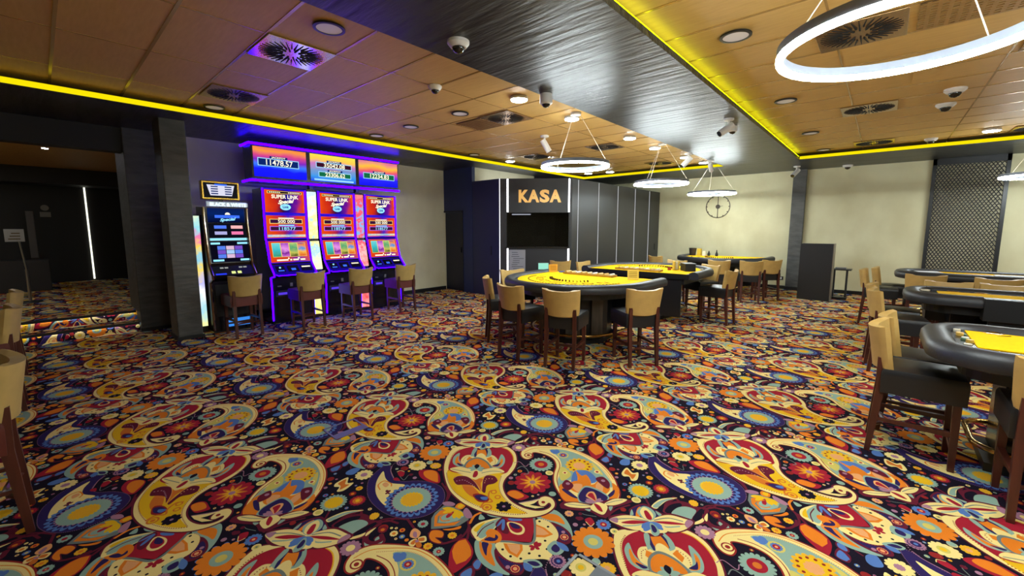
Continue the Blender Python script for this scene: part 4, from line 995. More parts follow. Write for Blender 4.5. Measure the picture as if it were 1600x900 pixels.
lp = thing('illuminated_sign', 'narrow glowing panel with pale pictures standing between the dark pillar and the first slot machine', 'lit sign', (1.55,7.8,0), 0, 'tall glowing panels between the machines')
MB().box(.0,.085,0,.03,.1,1.8).build('picture_panel', gradmat('panel_pale', [(0,(250,250,160)),(.15,(170,225,240)),(.3,(250,250,250)),(.42,(190,190,250)),(.52,(250,220,90)),(.62,(140,210,235)),(.7,(250,215,80)),(.8,(240,110,180)),(.9,(150,225,235)),(1,(220,240,210))], 2, .1, 1.8, 1.1, .12, 11), lp); MB().box(0,.086,.03,.3,0,1.82).build('housing', BLKPL, lp)
# jackpot sign over the machines
js = thing('jackpot_sign', 'long overhead sign box with three colourful screens of jackpot amounts and violet light bars', 'sign', (2.4,7.8,2.43))
W = 2.76
MB().box(0,W,0,.38,0,.55,.004).build('housing', GLOSSB, js)
for z in (-.03,.56):
    MB().tube([(-.03,.38,z),(-.03,-.02,z),(W,-.02,z)], .021, 8).build('light_bar', PURPL, js, label='glowing violet light bar')
for x in (.98,1.88): MB().box(x-.03,x+.03,.1,.2,-.145,0).build('post', BLKPL, js)
J1 = gradmat('jackpot_a', [(0,(20,20,240)),(.3,(24,30,250)),(.45,(60,120,250)),(.58,(120,40,190)),(.75,(215,70,130)),(.9,(245,150,60)),(1,(235,120,90))], 2, .03, .52, 1.1, .16, 2.5)
J2 = gradmat('jackpot_b', [(0,(40,70,230)),(.2,(60,150,230)),(.45,(120,150,200)),(.65,(200,120,190)),(.8,(250,200,80)),(1,(240,225,80))], 2, .03, .52, 1.1, .16, 2.5)
J3 = gradmat('jackpot_c', [(0,(20,20,235)),(.25,(40,40,245)),(.4,(140,50,220)),(.6,(235,90,100)),(.78,(250,190,60)),(1,(220,110,150))], 2, .03, .52, 1.1, .16, 2.5)
FRC = emat('pale_blue_frame', (160,220,255), 1.1); FDK = emat('navy_field', (14,40,110), 1); FGR = emat('green_field', (20,110,70), 1); FRD = emat('maroon_field', (60,16,40), 1)
def plate(p, x0, x1, z, h, fld, txt, tw):
    MB().box(x0,x1,-.008,-.005,z-h/2,z+h/2).build('amount_frame', FRC, p); MB().box(x0+.012,x1-.012,-.0095,-.008,z-h/2+.012,z+h/2-.012).build('amount_field', fld, p)
    text('amount_digits', txt, h*1.0, WT, p, ((x0+x1)/2,-.011,z-.004), (PI/2,0,0), .001, .0012, tw)
    MB().box((x0+x1)/2-.14,(x0+x1)/2+.14,-.0095,-.005,z+h/2,z+h/2+.04).build('caption_field', FDK, p); text('caption', 'JACKPOT', .035, WT, p, ((x0+x1)/2,-.0105,z+h/2+.02), (PI/2,0,0), .0006, .0006, .22)
for x0, x1, m, pl in ((.03,.87,J1,[(.09,.74,.28,.13,FDK,'11478.57',.42)]), (.94,1.8,J2,[(1.04,1.72,.335,.1,FRD,'35042.08',.4),(1.08,1.7,.17,.1,FGR,'23306.62',.38)]), (1.87,2.74,J3,[(1.96,2.66,.23,.12,FGR,'12234.83',.42)])):
    p = MB().box(x0,x1,-.005,.0,.035,.52).build('screen', m, js)
    for a in pl: plate(p, *a)
MB().box(1.0,1.75,-.008,-.005,.055,.085).build('ticker_line', FRC, js)
# the other machine, with a topper
t = thing('slot_machine', 'black slot machine with chrome sides, blue screens and a gold topper', 'slot machine', (1.668,7.6,0))
W = .57
prof = [(0,.03),(0,.8),(-.16,.86),(-.17,.9),(-.03,1.03),(0,1.08),(.05,1.42),(.09,1.7),(.08,1.93),(.5,1.95),(.5,.03)]
MB().prismx(prof, 0, W).build('cabinet', GLOSSB, t); MB().box(.02,W-.02,.02,.48,0,.04).build('plinth', BLKPL, t)
for x in (.0, W):
    MB().tube([(x,-.01,.05),(x,-.01,.78),(x,-.17,.86),(x,-.18,.9),(x,-.04,1.04),(x,-.012,1.09),(x,.038,1.42),(x,.078,1.7),(x,.068,1.93)], .02, 8).build('chrome_edge', mat('chrome_brown', (170,150,130), .15, metal=1), t, True)
b, tp = (.09,1.7), (.08,1.92)
s1 = slab(MB(), .05, W-.03, b, tp, .002, .008).build('title_screen', gradmat('navy_screen', [(0,(6,12,50)),(.6,(10,40,110)),(1,(14,30,90))], 2, 1.7, 1.93, .8, .2, 4), t)
yy, zz = at(b,tp,.42,.01); MB().box(.14,.47,yy-.002,yy,zz-.02,zz+.022).build('logo_bar', BLUE, s1)
text('logo_script', 'Special', .06, CT, s1, (.3,yy-.003,zz-.045), (PI/2,-.1,0), .001, .002, .22, shear=.4); MB().sphere((.31,yy,zz+.03), .035, 12, 6, 0, 1).build('logo_crest', WT, s1)
b, tp = (.055,1.47), (.088,1.69)
s2 = slab(MB(), .05, W-.03, b, tp, .002, .008).build('feature_screen', emat('dark_screen', (16,18,30), .8), t)
for i, (fx, fz, c) in enumerate(((.12,.62,(80,120,240)),(.34,.62,(250,180,180)),(.12,.2,(170,170,220)),(.34,.2,(240,120,170)))):
    slab(MB(), fx, fx+.16, at(b,tp,fz,0), at(b,tp,fz+.22,0), .008, .010).build('feature_window', emat(f'feature_{i}', c, 1.1), s2)
slab(MB(), .05, W-.03, (.05,1.425), (.054,1.46), .002, .01).build('light_line', CT, t)
b, tp = (.002,1.09), (.048,1.41)
s3 = slab(MB(), .04, W-.02, b, tp, .002, .008).build('reel_screen', emat('reel_black', (12,12,30), .8), t)
for r in range(3):
    for c in range(3):
        x0 = .13+.115*c; z0 = .2+.2*r; slab(MB(), x0, x0+.105, at(b,tp,z0,0), at(b,tp,z0+.18,0), .008, .010).build('reel_symbol', emat(f'sym_{(r*2+c)%4}', [(90,130,240),(225,190,220),(120,80,200),(170,210,250)][(r*2+c)%4], 1.0), s3)
for z0, x0, x1 in ((.86,.05,.17),(.86,.4,.54),(.05,.06,.2),(.05,.42,.54)): slab(MB(), x0, x1, at(b,tp,z0,0), at(b,tp,z0+.09,0), .008, .010).build('side_caption', CT, s3)
b, tp = (-.17,.9), (-.03,1.03)
dk = slab(MB(), .02, W-.02, b, tp, .001, .008).build('button_deck', BLKPL, t)
for x in (.12,.18,.37,.43): slab(MB(), x, x+.045, at(b,tp,.72,0), at(b,tp,.84,0), .008, .014).build('button', emat('grey_button', (200,205,200), .6), dk)
for x in (.25,.33): slab(MB(), x, x+.05, at(b,tp,.12,0), at(b,tp,.34,0), .008, .018).build('button', emat('lit_button', (230,240,150), 1.1), dk)
slab(MB(), .04, .18, at(b,tp,.05,0), at(b,tp,.2,0), .008, .011).build('button', emat('blue_button', (40,60,240), 1.1), dk)
MB().box(.16,.5,-.03,0,.08,.2,.006).build('foot_light', emat('foot_glow', (60,140,235), 1.0), t); MB().box(.05,.5,-.006,0,.25,.75,.003).build('door_panel', mat('door_black', (12,12,14), .5), t)
MB().box(.12,.35,-.05,0,.55,.6,.005).build('ticket_tray', DGREY, t)
tpp = MB().box(.0,.5,.09,.2,2.05,2.33,.012).build('topper', mat('topper_gold', (190,150,60), .25, metal=.9), t); MB().box(.03,.47,.082,.092,2.075,2.3,.004).build('topper_screen', emat('topper_black', (30,30,34), .7), tpp)
wg = MB(); wg.add([(x,.08,z) for x,z in ((.07,2.27),(.43,2.27),(.39,2.11),(.11,2.11))]+[(x,.0775,z) for x,z in ((.07,2.27),(.43,2.27),(.39,2.11),(.11,2.11))], [(0,1,2,3),(4,5,6,7),(0,1,5,4),(1,2,6,5),(2,3,7,6),(3,0,4,7)]); wg.build('pay_table', emat('pay_white', (225,225,245), 1.0), tpp)
pb = MB()
for k in range(4):
    for x0 in (.12,.3): pb.box(x0, x0+.09, .075, .0775, 2.13+.035*k, 2.147+.035*k)
pb.build('pay_rows', FDK, tpp); MB().box(.17,.33,.074,.0775,2.262,2.285).build('pay_title', BLUE, tpp); MB().box(.23,.28,.13,.16,1.94,2.06).build('topper_stem', BLKPL, t)
hd = MB().prismx([(.02,1.945),(.02,2.0),(.1,2.02),(.1,1.945)], .05, .58).build('header_sign', mat('header_glass', (190,195,195), .4, emit=(190,205,215), es=.5), t)
text('header_lettering', 'BLACK & WHITE', .075, emat('header_text', (225,245,255), 1.3), hd, (.315,.016,1.972), (PI/2,0,0), .002, .003, .48)
# ------------------------------------------------------------------ stools
TAN = mat('tan_leather', (196,160,92), .42, spec=.45, noise=.07, nscale=(9,9,9), detail=5); TAN2 = mat('olive_tan_leather', (178,150,88), .45, noise=.07, nscale=(9,9,9))
BLKL = mat('black_leather', (30,30,32), .36, spec=.5); RUST = mat('rust_leather', (96,38,30), .5); RAIL = mat('rail_leather', (44,45,49), .42, spec=.45, bump=.06, nscale=(60,60,60))
MAHO = mat('mahogany', (78,36,26), .35, spec=.5, noise=.2, nscale=(30,30,4))
def cushion():
    bm = bmesh.new(); bmesh.ops.create_grid(bm, x_segments=10, y_segments=10, size=.5)
    m = MB(); n = 11
    top = lambda u, v: .628+.022*(1-abs(2*u-1)**3)*(1-abs(2*v-1)**3)
    bm.free(); vs = []; fs = []
    for j in range(n):
        for i in range(n):
            u, v = i/(n-1), j/(n-1); e = .0; vs.append((-.205+.41*u, .03+.41*v, top(u, v)))
    for j in range(n-1):
        for i in range(n-1): a = j*n+i; fs.append((a, a+1, a+n+1, a+n))
    rim = [i for i in range(n)]+[k*n+n-1 for k in range(1, n)]+[(n-1)*n+i for i in range(n-2,-1,-1)]+[k*n for k in range(n-2,0,-1)]
    cx, cy = 0, .235
    for dz, k in ((.607,1.04),(.585,1.045),(.46,1.03)):
        b0 = len(vs)
        for i in rim: x, y, z = vs[i]; vs.append((cx+(x-cx)*k, cy+(y-cy)*k, dz))
        prev = rim if dz == .607 else [b0-len(rim)+q for q in range(len(rim))]
        cur = [b0+q for q in range(len(rim))]
        for q in range(len(rim)): r = (q+1) % len(rim); fs.append((prev[q], cur[q], cur[r], prev[r]))
    fs.append(tuple(cur)); m.add(vs, fs); return m
def backrest():
    m = MB(); nx, nz = 13, 7; vs = []; fs = []
    def P(u, v, side):
        x = (u-.5)*2; w = .198+.022*v; sag = .066*(1-x*x); z = .622+.298*v-.018*(1-x*x)*max(0, v-.3)/.7+.012*(1-x*x)*(1-v)*(-1)
        y = .035-.045*v-sag+(.058 if side else 0)*(1-.12*abs(x)**6)
        return (x*w, y, z)
    for side in (0,1):
        for j in range(nz):
            for i in range(nx): vs.append(P(i/(nx-1), j/(nz-1), side))
    k = nx*nz
    for s_ in (0,1):
        for j in range(nz-1):
            for i in range(nx-1): a = s_*k+j*nx+i; fs.append((a, a+1, a+nx+1, a+nx))
    rim = [i for i in range(nx)]+[j*nx+nx-1 for j in range(1,nz)]+[(nz-1)*nx+i for i in range(nx-2,-1,-1)]+[j*nx for j in range(nz-2,0,-1)]
    # rounded edge ring between both skins
    mid = len(vs)
    c = Vector((0,0,.78))
    for i in rim:
        a, b_ = Vector(vs[i]), Vector(vs[i+k]); q = (a+b_)/2; d = Vector((q.x, 0, q.z-.78)); d = Vector((d.x/.21, 0, d.z/.15)); mxx = max(abs(d.x), abs(d.z)); d = Vector((d.x if abs(d.x) > .95 else 0, 0, d.z if abs(d.z) > .85 else 0)); q += d.normalized()*.012 if d.length else d; vs.append(tuple(q))
    n = len(rim)
    for q in range(n):
        r = (q+1) % n; fs.append((rim[q], rim[r], mid+r, mid+q)); fs.append((mid+q, mid+r, rim[r]+k, rim[q]+k))
    return m.add(vs, fs)
def make_stool(seatm, backm):
    t = thing('bar_stool', '', 'bar stool')
    cushion().build('seat', seatm, t, True); backrest().build('backrest', backm, t, True)
    for sx in (-1,1):
        MB().hexa([(sx*.17-.016,-.03,0),(sx*.17+.016,-.03,0),(sx*.17+.016,.002,0),(sx*.17-.016,.002,0)], [(sx*.168-.021,.0,.47),(sx*.168+.021,.0,.47),(sx*.168+.021,.048,.47),(sx*.168-.021,.048,.47)]).hexa([(sx*.168-.021,.0,.47),(sx*.168+.021,.0,.47),(sx*.168+.021,.048,.47),(sx*.168-.021,.048,.47)], [(sx*.168-.019,-.004,.7),(sx*.168+.019,-.004,.7),(sx*.168+.019,.03,.7),(sx*.168-.019,.03,.7)]).build('leg', MAHO, t)
        MB().hexa([(sx*.17-.016,.395,0),(sx*.17+.016,.395,0),(sx*.17+.016,.427,0),(sx*.17-.016,.427,0)], [(sx*.168-.021,.385,.48),(sx*.168+.021,.385,.48),(sx*.168+.021,.428,.48),(sx*.168-.021,.428,.48)]).build('leg', MAHO, t)
        MB().bar((sx*.168,.005,.25), (sx*.168,.405,.25), .02, .034).build('stretcher', MAHO, t)
    MB().bar((-.165,.41,.16), (.165,.41,.16), .022, .036).build('stretcher', MAHO, t)
    MB().tube([(-.165,.0,.2),(-.1,.045,.2),(0,.06,.2),(.1,.045,.2),(.165,.0,.2)], .013, 6).build('stretcher', MAHO, t)
    return t
R_ = math.radians
USED = set()
stl = make_stool(BLKL, TAN)
def stools(proto, lst, group):
    for i, (x, y, a, lab) in enumerate(lst):
        o = proto if proto.name not in USED else copy_tree(proto)
        USED.add(proto.name); o.location = (x, y, 0); o.rotation_euler = (0,0,R_(a-90)); o['label'] = lab; o['group'] = group
stools(stl, [(3.86,2.69,16,'bar stool with its full back to the viewer, front centre of the nearest round table'),
 (4.57,2.0,53,'bar stool with its full back to the viewer, front right of the nearest round table'),
 (3.79,3.41,-5,'bar stool left of the nearest round table with back turned half away'),
 (4.22,4.21,-40,'leftmost bar stool of the nearest round table, its back seen edge-on'),
 (5.27,4.68,-112,'bar stool behind the left edge of the nearest round table, facing the viewer')], 'stools round the nearest card table')
stools(stl, [(7.45,5.2,41,'bar stool close to the KASA booth, seen behind the small lit table screen'),
 (7.6,4.74,-95,'bar stool at the left end of the middle card table by the booth'),
 (7.62,1.84,85,'bar stool seen fully from the side at the right end of the middle table'),
 (8.5,2.42,150,'bar stool behind the right rail of the middle card table, back half hidden'),
 (9.3,3.36,172,'bar stool beyond the middle card table, its back just above the chip box')], 'stools at the middle card table')
stools(stl, [(10.45,4.36,-20,'bar stool at the left end of the far card table, small against the cream wall'),
 (9.93,2.68,14,'leftmost full-backed bar stool in front of the far card table'),
 (10.12,2.08,20,'bar stool in front of the right part of the far card table'),
 (10.78,1.8,45,'rightmost bar stool of the far card table, next to the wall outlet')], 'stools at the far card table')
stools(stl, [(4.05,-.04,-90,'bar stool at the near right card table, front one of the pair at its end'),
 (4.5,-.09,-90,'bar stool at the near right card table, hidden behind the front one of the pair'),
 (3.42,-.81,0,'bar stool cut by the right picture edge, beside the near right card table')], 'stools at the near right card table')
stools(stl, [(6.28,.02,-84,'front bar stool of the pair at the end of the second right card table'),
 (6.92,.05,-92,'rear bar stool of the pair at the end of the second right card table'),
 (7.82,-.68,180,'left bar stool behind the second right card table, only a strip of back showing'),
 (7.84,-1.18,180,'right bar stool behind the second right card table, only a strip of back showing')], 'stools at the second right card table')
stools(stl, [(9.35,.2,-90,'front bar stool of the pair at the end of the third right table'),
 (9.9,.05,-90,'rear bar stool of the pair at the end of the third right table'),
 (8.74,-.52,0,'bar stool before the third right table, its back below the left papers'),
 (8.74,-1.24,0,'bar stool before the third right table, its back below the mesh screen')], 'stools at the third right card table')
sts = make_stool(RUST, TAN2)
stools(sts, [(1.98,7.03,92,'bar stool with rust seat in front of the blue-screened slot machine'),(2.86,6.85,90,'bar stool with rust seat in front of the left red-screen slot machine'),
 (3.72,6.84,90,'bar stool with rust seat in front of the middle red-screen slot machine'),(4.68,6.89,90,'bar stool with rust seat in front of the right red-screen slot machine')], 'stools at the slot machines')
stools(sts, [(-.18,3.45,180,'bar stool cut by the left picture edge, nearest the camera'),(-.23,5.75,180,'bar stool cut by the left picture edge, second one behind the nearest'),(-.24,7.15,180,'bar stool at the left picture edge by the carpeted steps')], 'stools along the left picture edge')
# ------------------------------------------------------------------ card tables
FELT = mat('yellow_felt', (240,190,10), .85, spec=.1, noise=.04, nscale=(40,40,40)); FPR = mat('felt_print', (80,58,20), .9, spec=.05)
WOODP = mat('dark_wood_panel', (62,54,46), .45, noise=.35, nscale=(18,18,2.5)); CHIPS = [mat(f'chip_{i}', c, .4) for i, c in enumerate(((214,204,180),(170,60,50),(90,120,90),(200,160,70)))]
SECT = [(-.08,.025),(-.076,.07),(-.055,.098),(-.02,.11),(.02,.11),(.055,.098),(.076,.07),(.08,.025),(.07,-.002),(.045,-.012),(-.045,-.012),(-.07,-.002)]
def arc(r, a0, a1, n, c=(0,0)): return [(c[0]+r*math.cos(R_(a0+(a1-a0)*k/n)), c[1]+r*math.sin(R_(a0+(a1-a0)*k/n))) for k in range(n+1)]
def d_table(lab, x, y, rz, pedestal_rot=0):
    t = thing('card_table', lab, 'card table', (x, y, 0), rz, 'half-round card tables')
    path = [(.66,1.02),(.4,1.02),(.2,1.02)]+arc(1.02, 90, 270, 44)+[(.2,-1.02),(.4,-1.02),(.66,-1.02)]
    MB().sweep(path, SECT, .79).build('padded_rail', RAIL, t, True)
    inner = [(.66,.95)]+arc(.95, 90, 270, 40)+[(.66,-.95)]
    MB().prism(inner, .77, .858).build('tabletop', BLKPL, t)
    fe = MB().prism([(.655,.9)]+arc(.9, 90, 270, 40)+[(.655,-.9)], .858, .863).build('felt', FELT, t)
    pr = MB(); q = arc(.74, 96, 264, 40); 
    for a, b_ in zip(q[:-1], q[1:]): pr.bar((a[0],a[1],.8635), (b_[0],b_[1],.8635), .014, .0015)
    for k in range(7):
        a = R_(110+k*23.3); c = (.57*math.cos(a), .57*math.sin(a)); d = Vector((-math.sin(a), math.cos(a), 0)); r = Vector((math.cos(a), math.sin(a), 0)); c = Vector((c[0], c[1], .8635))
        for s0, s1 in (((-1,-1),(1,-1)),((1,-1),(1,1)),((1,1),(-1,1)),((-1,1),(-1,-1))): pr.bar(c+d*.07*s0[0]+r*.05*s0[1], c+d*.07*s1[0]+r*.05*s1[1], .008, .0015)
    q = arc(.4, 120, 240, 16)
    for k in range(0, 16, 1): pr.bar((q[k][0],q[k][1],.8635), ((q[k][0]*.7+q[k+1][0]*.3),(q[k][1]*.7+q[k+1][1]*.3),.8635), .05, .0015)
    pr.build('print_pattern', FPR, fe)
    MB().prism([(.62,.86)]+arc(.86, 90, 270, 24)+[(.62,-.86)], .68, .77).build('apron', BLKPL, t)
    pd = MB().prism([(.45,.34),(.1,.45)]+arc(.45, 115, 245, 5)+[(.1,-.45),(.45,-.34)], .05, .68).build('pedestal', BLKPL, t)
    for a in (205, 155, 110, 250):
        c, s_ = math.cos(R_(a)), math.sin(R_(a)); n = Vector((c, s_, 0)); d = Vector((-s_, c, 0))
        b0 = n*.44; MB().hexa([tuple(b0+d*k*.1+n*e+Vector((0,0,.06))) for k, e in ((-1,0),(1,0),(1,.025),(-1,.025))], [tuple(b0+d*k*.1+n*e+Vector((0,0,.68))) for k, e in ((-1,0),(1,0),(1,.025),(-1,.025))]).build('wood_panel', WOODP, pd, label='dark wood-grained upright panel')
    MB().prism([(.5,.4)]+arc(.52, 100, 260, 16)+[(.5,-.4)], 0, .06).build('plinth', BLKPL, t)
    fr = [(px, py, .15) for px, py in [(.45,.66)]+arc(.66, 90, 270, 30)+[(.45,-.66)]]
    fo = MB().tube(fr, .02, 10).build('foot_rail', BRASS, t, True)
    for a in (110, 150, 180, 210, 250): MB().tube([(.66*math.cos(R_(a)), .66*math.sin(R_(a)), .15), (.5*math.cos(R_(a)), .5*math.sin(R_(a)), .1)], .012, 6).build('bracket', BRASS, fo)
    dp = MB().box(.6,.63,-.82,.82,.12,.77).build('dealer_panel', mat('dealer_black', (17,17,19), .4), t)
    for yy in (-.45,.1): MB().box(.63,.638,yy,yy+.36,.4,.66,.004).build('drawer', mat('drawer_black', (24,24,27), .35), dp)
    for yy, zz in ((-.5,.6),(.42,.28)): MB().box(.63,.65,yy,yy+.02,zz,zz+.08,.004).build('lock', STEEL, dp)
    return t
T1 = d_table('half-round yellow card table nearest the camera, with stools all round it', 5.3, 3.38, 0)
T2 = d_table('half-round card table in the middle showing its black dealer side', 7.65, 3.28, PI)
T3 = d_table('half-round card table furthest back against the cream wall', 11.9, 3.15, 0)
def r_table(lab, x0, x1, ye, yl, dealer_near=None, feltm=FELT, fx=(.17,.17), fy=.27):
    t = thing('card_table', lab, 'card table', ((x0+x1)/2, ye, 0), 0, 'long card tables at the right'); h = (x1-x0)/2; k = h-.08; c = .26
    cut = dealer_near
    near = [(-k,-yl)] if cut is None else [(-k,cut)]
    L = lambda a, b_, n: [(a[0]+(b_[0]-a[0])*i/n, a[1]+(b_[1]-a[1])*i/n) for i in range(n)]
    path = L((-k, near[0][1]), (-k,-c-.08), 6)+arc(c, 180, 90, 10, (-k+c,-c-.08))+arc(c, 90, 0, 10, (k-c,-c-.08))+[(k,-c-.3)]+[(k,-yl)]
    MB().sweep(path, SECT, .79).build('padded_rail', RAIL, t, True)
    inn = [(-k,-yl)]+arc(c, 180, 90, 8, (-k+c,-c-.08))+arc(c, 90, 0, 8, (k-c,-c-.08))+[(k,-yl)]
    MB().prism(inn, .77, .862).build('tabletop', GLOSSB, t)
    fe = MB().prism([(-h+fx[0],-yl+.02),(-h+fx[0],-fy),(h-fx[1],-fy),(h-fx[1],-yl+.02)], .862, .868).build('felt', feltm, t)
    MB().prism([(p[0]*.8, p[1]-.1 if p[1] > -yl+.1 else p[1]) for p in inn], .68, .77).build('apron', BLKPL, t)
    MB().box(.02,h*.8,-yl+.2,-.42,.05,.68,.02).build('pedestal', GLOSSB, t); MB().box(-.02,h*.86,-yl+.15,-.36,0,.06).build('plinth', BLKPL, t)
    fr = L((-.1,-yl+.3), (-.1,-.46), 4)+arc(.16, 180, 90, 6, (.06,-.46))+arc(.16, 90, 0, 6, (h-.2,-.46))+[(h-.04,-yl+.3)]
    fo = MB().tube([(a, b_, .17) for a, b_ in fr], .019, 10).build('foot_rail', BRASS, t, True)
    for yy in (-.7,-1.5): 
        for xa, xb in ((-.1,.03),(h-.04,h*.79)): MB().tube([(xa,yy,.17),(xb,yy,.1)], .012, 6).build('bracket', BRASS, fo)
    if cut is not None:
        dp = MB().box(-h-.02,-h+.14,-yl,cut-.0,.66,.89,.006).build('dealer_panel', mat('dealer_black', (17,17,19), .4), t)
        MB().box(-h+.04,-h+.1,-yl,cut-.05,.08,.66).build('front_panel', mat('drawer_black', (24,24,27), .35), t)
        for yy in (-.32,-.62): MB().tube([(-h+.03,cut+yy,.52),(-h+.03,cut+yy,.6)], .008).sphere((-h+.03,cut+yy,.61), .018, 10, 6).build('lock', STEEL, dp)
    for i in range(2):
        MB().ring([(-.008,0),(.01,0),(.01,.008),(-.008,.008)], .045, (h-.2 if fx[1] < .25 else h-.26,-fy-.14-.22*i,.864), 24).build('cup_ring', BRASS, t)
    return t, fe
T4, f4 = r_table('long card table nearest at right, padded grey rail with yellow felt', 3.5, 4.62, -.255, 2.5, fx=(.33,.2), fy=.24)
T5, f5 = r_table('long card table second at right, with black dealer panel on its near side', 6.38, 7.36, -.225, 2.6, -.6, fx=(.12,.3), fy=.3)
T6, f6 = r_table('long card table third at right, in front of the mesh screen, covered with papers', 9.47, 10.46, -.19, 2.8, fx=(.2,.2), fy=.35)
pr = MB()
for (ax, ay, bx, by, wd) in ((.1,-.55,-.12,-.62,.012),(.16,-.68,-.2,-.72,.008),(.2,-.84,.02,-.8,.01),(.3,-.45,.24,-.38,.008)): pr.bar((ax,ay,.8685), (bx,by,.8685), wd, .0015)
rnd = random.Random(2)
for k in range(16): px, py = -.05+.14*(k % 4), -.7-.06*(k//4); pr.bar((px,py,.8685), (px+.05+.05*rnd.random(),py-.02*rnd.random(),.8685), .016, .0015)
pr.build('print_pattern', FPR, f4)
# chips and small things lying on the tables
def chipstack(lab, x, y, z, n, c, sc=1, grp='chip stacks'):
    t = MB()
    for k in range(n): t.lathe([(.02*sc,k*.0035*sc+.0002),(.02*sc,(k+1)*.0035*sc-.0004)], (0,0,0), 16)
    o = t.build('chip_stack', CHIPS[c]); o.location = (x, y, z); tag(o, lab, 'casino chips', grp); return o
rnd = random.Random(7)
spots = [(4.50,-.50),(4.42,-.455),(4.36,-.45),(4.30,-.46),(4.25,-.47),(4.2,-.45),(4.13,-.47),(4.06,-.46),(3.98,-.475),(3.9,-.46)]
for k, (x, y) in enumerate(spots): chipstack('casino chips in the black end tray of the near right card table', x, y, .863, 2+rnd.randrange(5), (0,3,0,3,2,3,0,2,3,0)[k], .95, 'chips in the end tray of the near right table')
def sign_card(lab, x, y, z, rz, w_, h_, m, tilt=.35):
    t = thing('table_sign', lab, 'table sign', (x, y, z), rz, 'signs standing on the card tables')
    MB().hexa([(-w_/2,-.004,0),(w_/2,-.004,0),(w_/2,.004,0),(-w_/2,.004,0)], [(-w_/2,h_*tilt-.004,h_),(w_/2,h_*tilt-.004,h_),(w_/2,h_*tilt+.004,h_),(-w_/2,h_*tilt+.004,h_)]).build('card', m, t)
    MB().box(-w_*.4,w_*.4,0,h_*tilt+.05,0,.006).build('foot', BLKPL, t)
    ln = MB()
    for k in range(4): zz = h_*(.25+.17*k); ln.hexa([(-w_*.36,zz*tilt-.0055,zz),(w_*.36,zz*tilt-.0055,zz),(w_*.36,zz*tilt-.0035,zz),(-w_*.36,zz*tilt-.0035,zz)], [(-w_*.36,(zz+.006)*tilt-.0055,zz+.006),(w_*.36,(zz+.006)*tilt-.0055,zz+.006),(w_*.36,(zz+.006)*tilt-.0035,zz+.006),(-w_*.36,(zz+.006)*tilt-.0035,zz+.006)])
    ln.build('printed_lines', FPR, t)
AMB = mat('amber_card', (214,150,14), .5); YCARD = mat('yellow_card', (226,190,70), .5)
sign_card('orange sign standing on the nearest round table beside the small lit screen', 5.86, 4.24, .864, R_(-45), .15, .13, AMB, .1)
sign_card('yellow tilted sign on the right of the nearest round table', 5.72, 2.70, .864, R_(-62), .16, .14, YCARD, .4)
ds = thing('table_display', 'small lit pale green screen standing on the far left of the nearest round table', 'display', (5.88,4.47,.864), R_(-47))
MB().box(-.1,.1,-.008,.008,.02,.15,.004).build('bezel', BLKPL, ds); MB().box(-.09,.09,-.0095,-.007,.03,.14).build('screen', emat('pale_green_screen', (160,236,210), 1.0), ds); MB().box(-.05,.05,-.02,.04,0,.02).build('stand', BLKPL, ds)
ct = thing('chip_tray', 'long gold chip tray at the dealer side of the nearest round table', 'chip tray', (5.82,3.5,.864))
MB().box(-.09,.09,-.45,.45,0,.03,.005).build('tray', mat('tray_gold', (176,134,50), .4, metal=.3), ct)
for k in range(9): MB().tube([(-.07,-.4+.1*k,.03),(.07,-.4+.1*k,.03)], .022, 10).build('chip_row', CHIPS[(0,3,3,0,3,3,0,3,3)[k]], ct)
bc = MB().box(5.86,5.95,4.06,4.12,.864,.884,.003); tag(bc.build('card_deck', mat('blue_deck', (60,90,170), .4)), 'small blue card deck beside the orange sign on the nearest round table', 'card deck')
bx = thing('chip_box', 'black box with a white label on the right end of the middle card table', 'box', (7.6,2.56,.864), R_(38))
MB().box(-.13,.13,-.09,.09,0,.13,.006).build('body', BLKPL, bx); MB().box(.02,.1,-.094,-.089,.05,.085).build('white_label', mat('white_label', (220,220,205), .5), bx)
MB().box(-.135,.135,-.095,.095,.13,.138).build('lid', mat('lid_grey', (110,108,112), .3), bx)
cr = thing('card_rack', 'upright pale card rack on the middle card table beside the black box', 'card rack', (7.62,2.78,.864), R_(-35))
MB().box(-.05,.05,-.03,.03,0,.012).box(-.05,-.03,-.03,.03,0,.16).box(.03,.05,-.03,.03,0,.16).build('frame', mat('rack_yellow', (214,184,80), .4), cr); MB().box(-.028,.028,-.02,.02,.012,.15).build('cards', mat('card_white', (228,222,205), .5), cr)
chipstack('reddish chip stack on the middle card table left of the card rack', 7.52, 2.86, .864, 9, 1, 1.5); chipstack('pale chip stack on the middle card table at the rail end', 7.9, 2.42, .864, 5, 0, 1.4); chipstack('yellow chip stack on the middle card table between rack and black box', 7.75, 2.66, .864, 8, 3, 1.4)
trn = thing('chip_tray', 'long chip tray at the dealer side of the middle card table', 'chip tray', (7.15,3.28,.864)); MB().box(-.09,.09,-.42,.42,0,.03,.005).build('tray', mat('tray_gold', (176,134,50), .4, metal=.3), trn)
for k in range(8): MB().tube([(-.07,-.36+.1*k,.03),(.07,-.36+.1*k,.03)], .02, 10).build('chip_row', CHIPS[(0,3,0,3,0,3,0,3)[k]], trn)
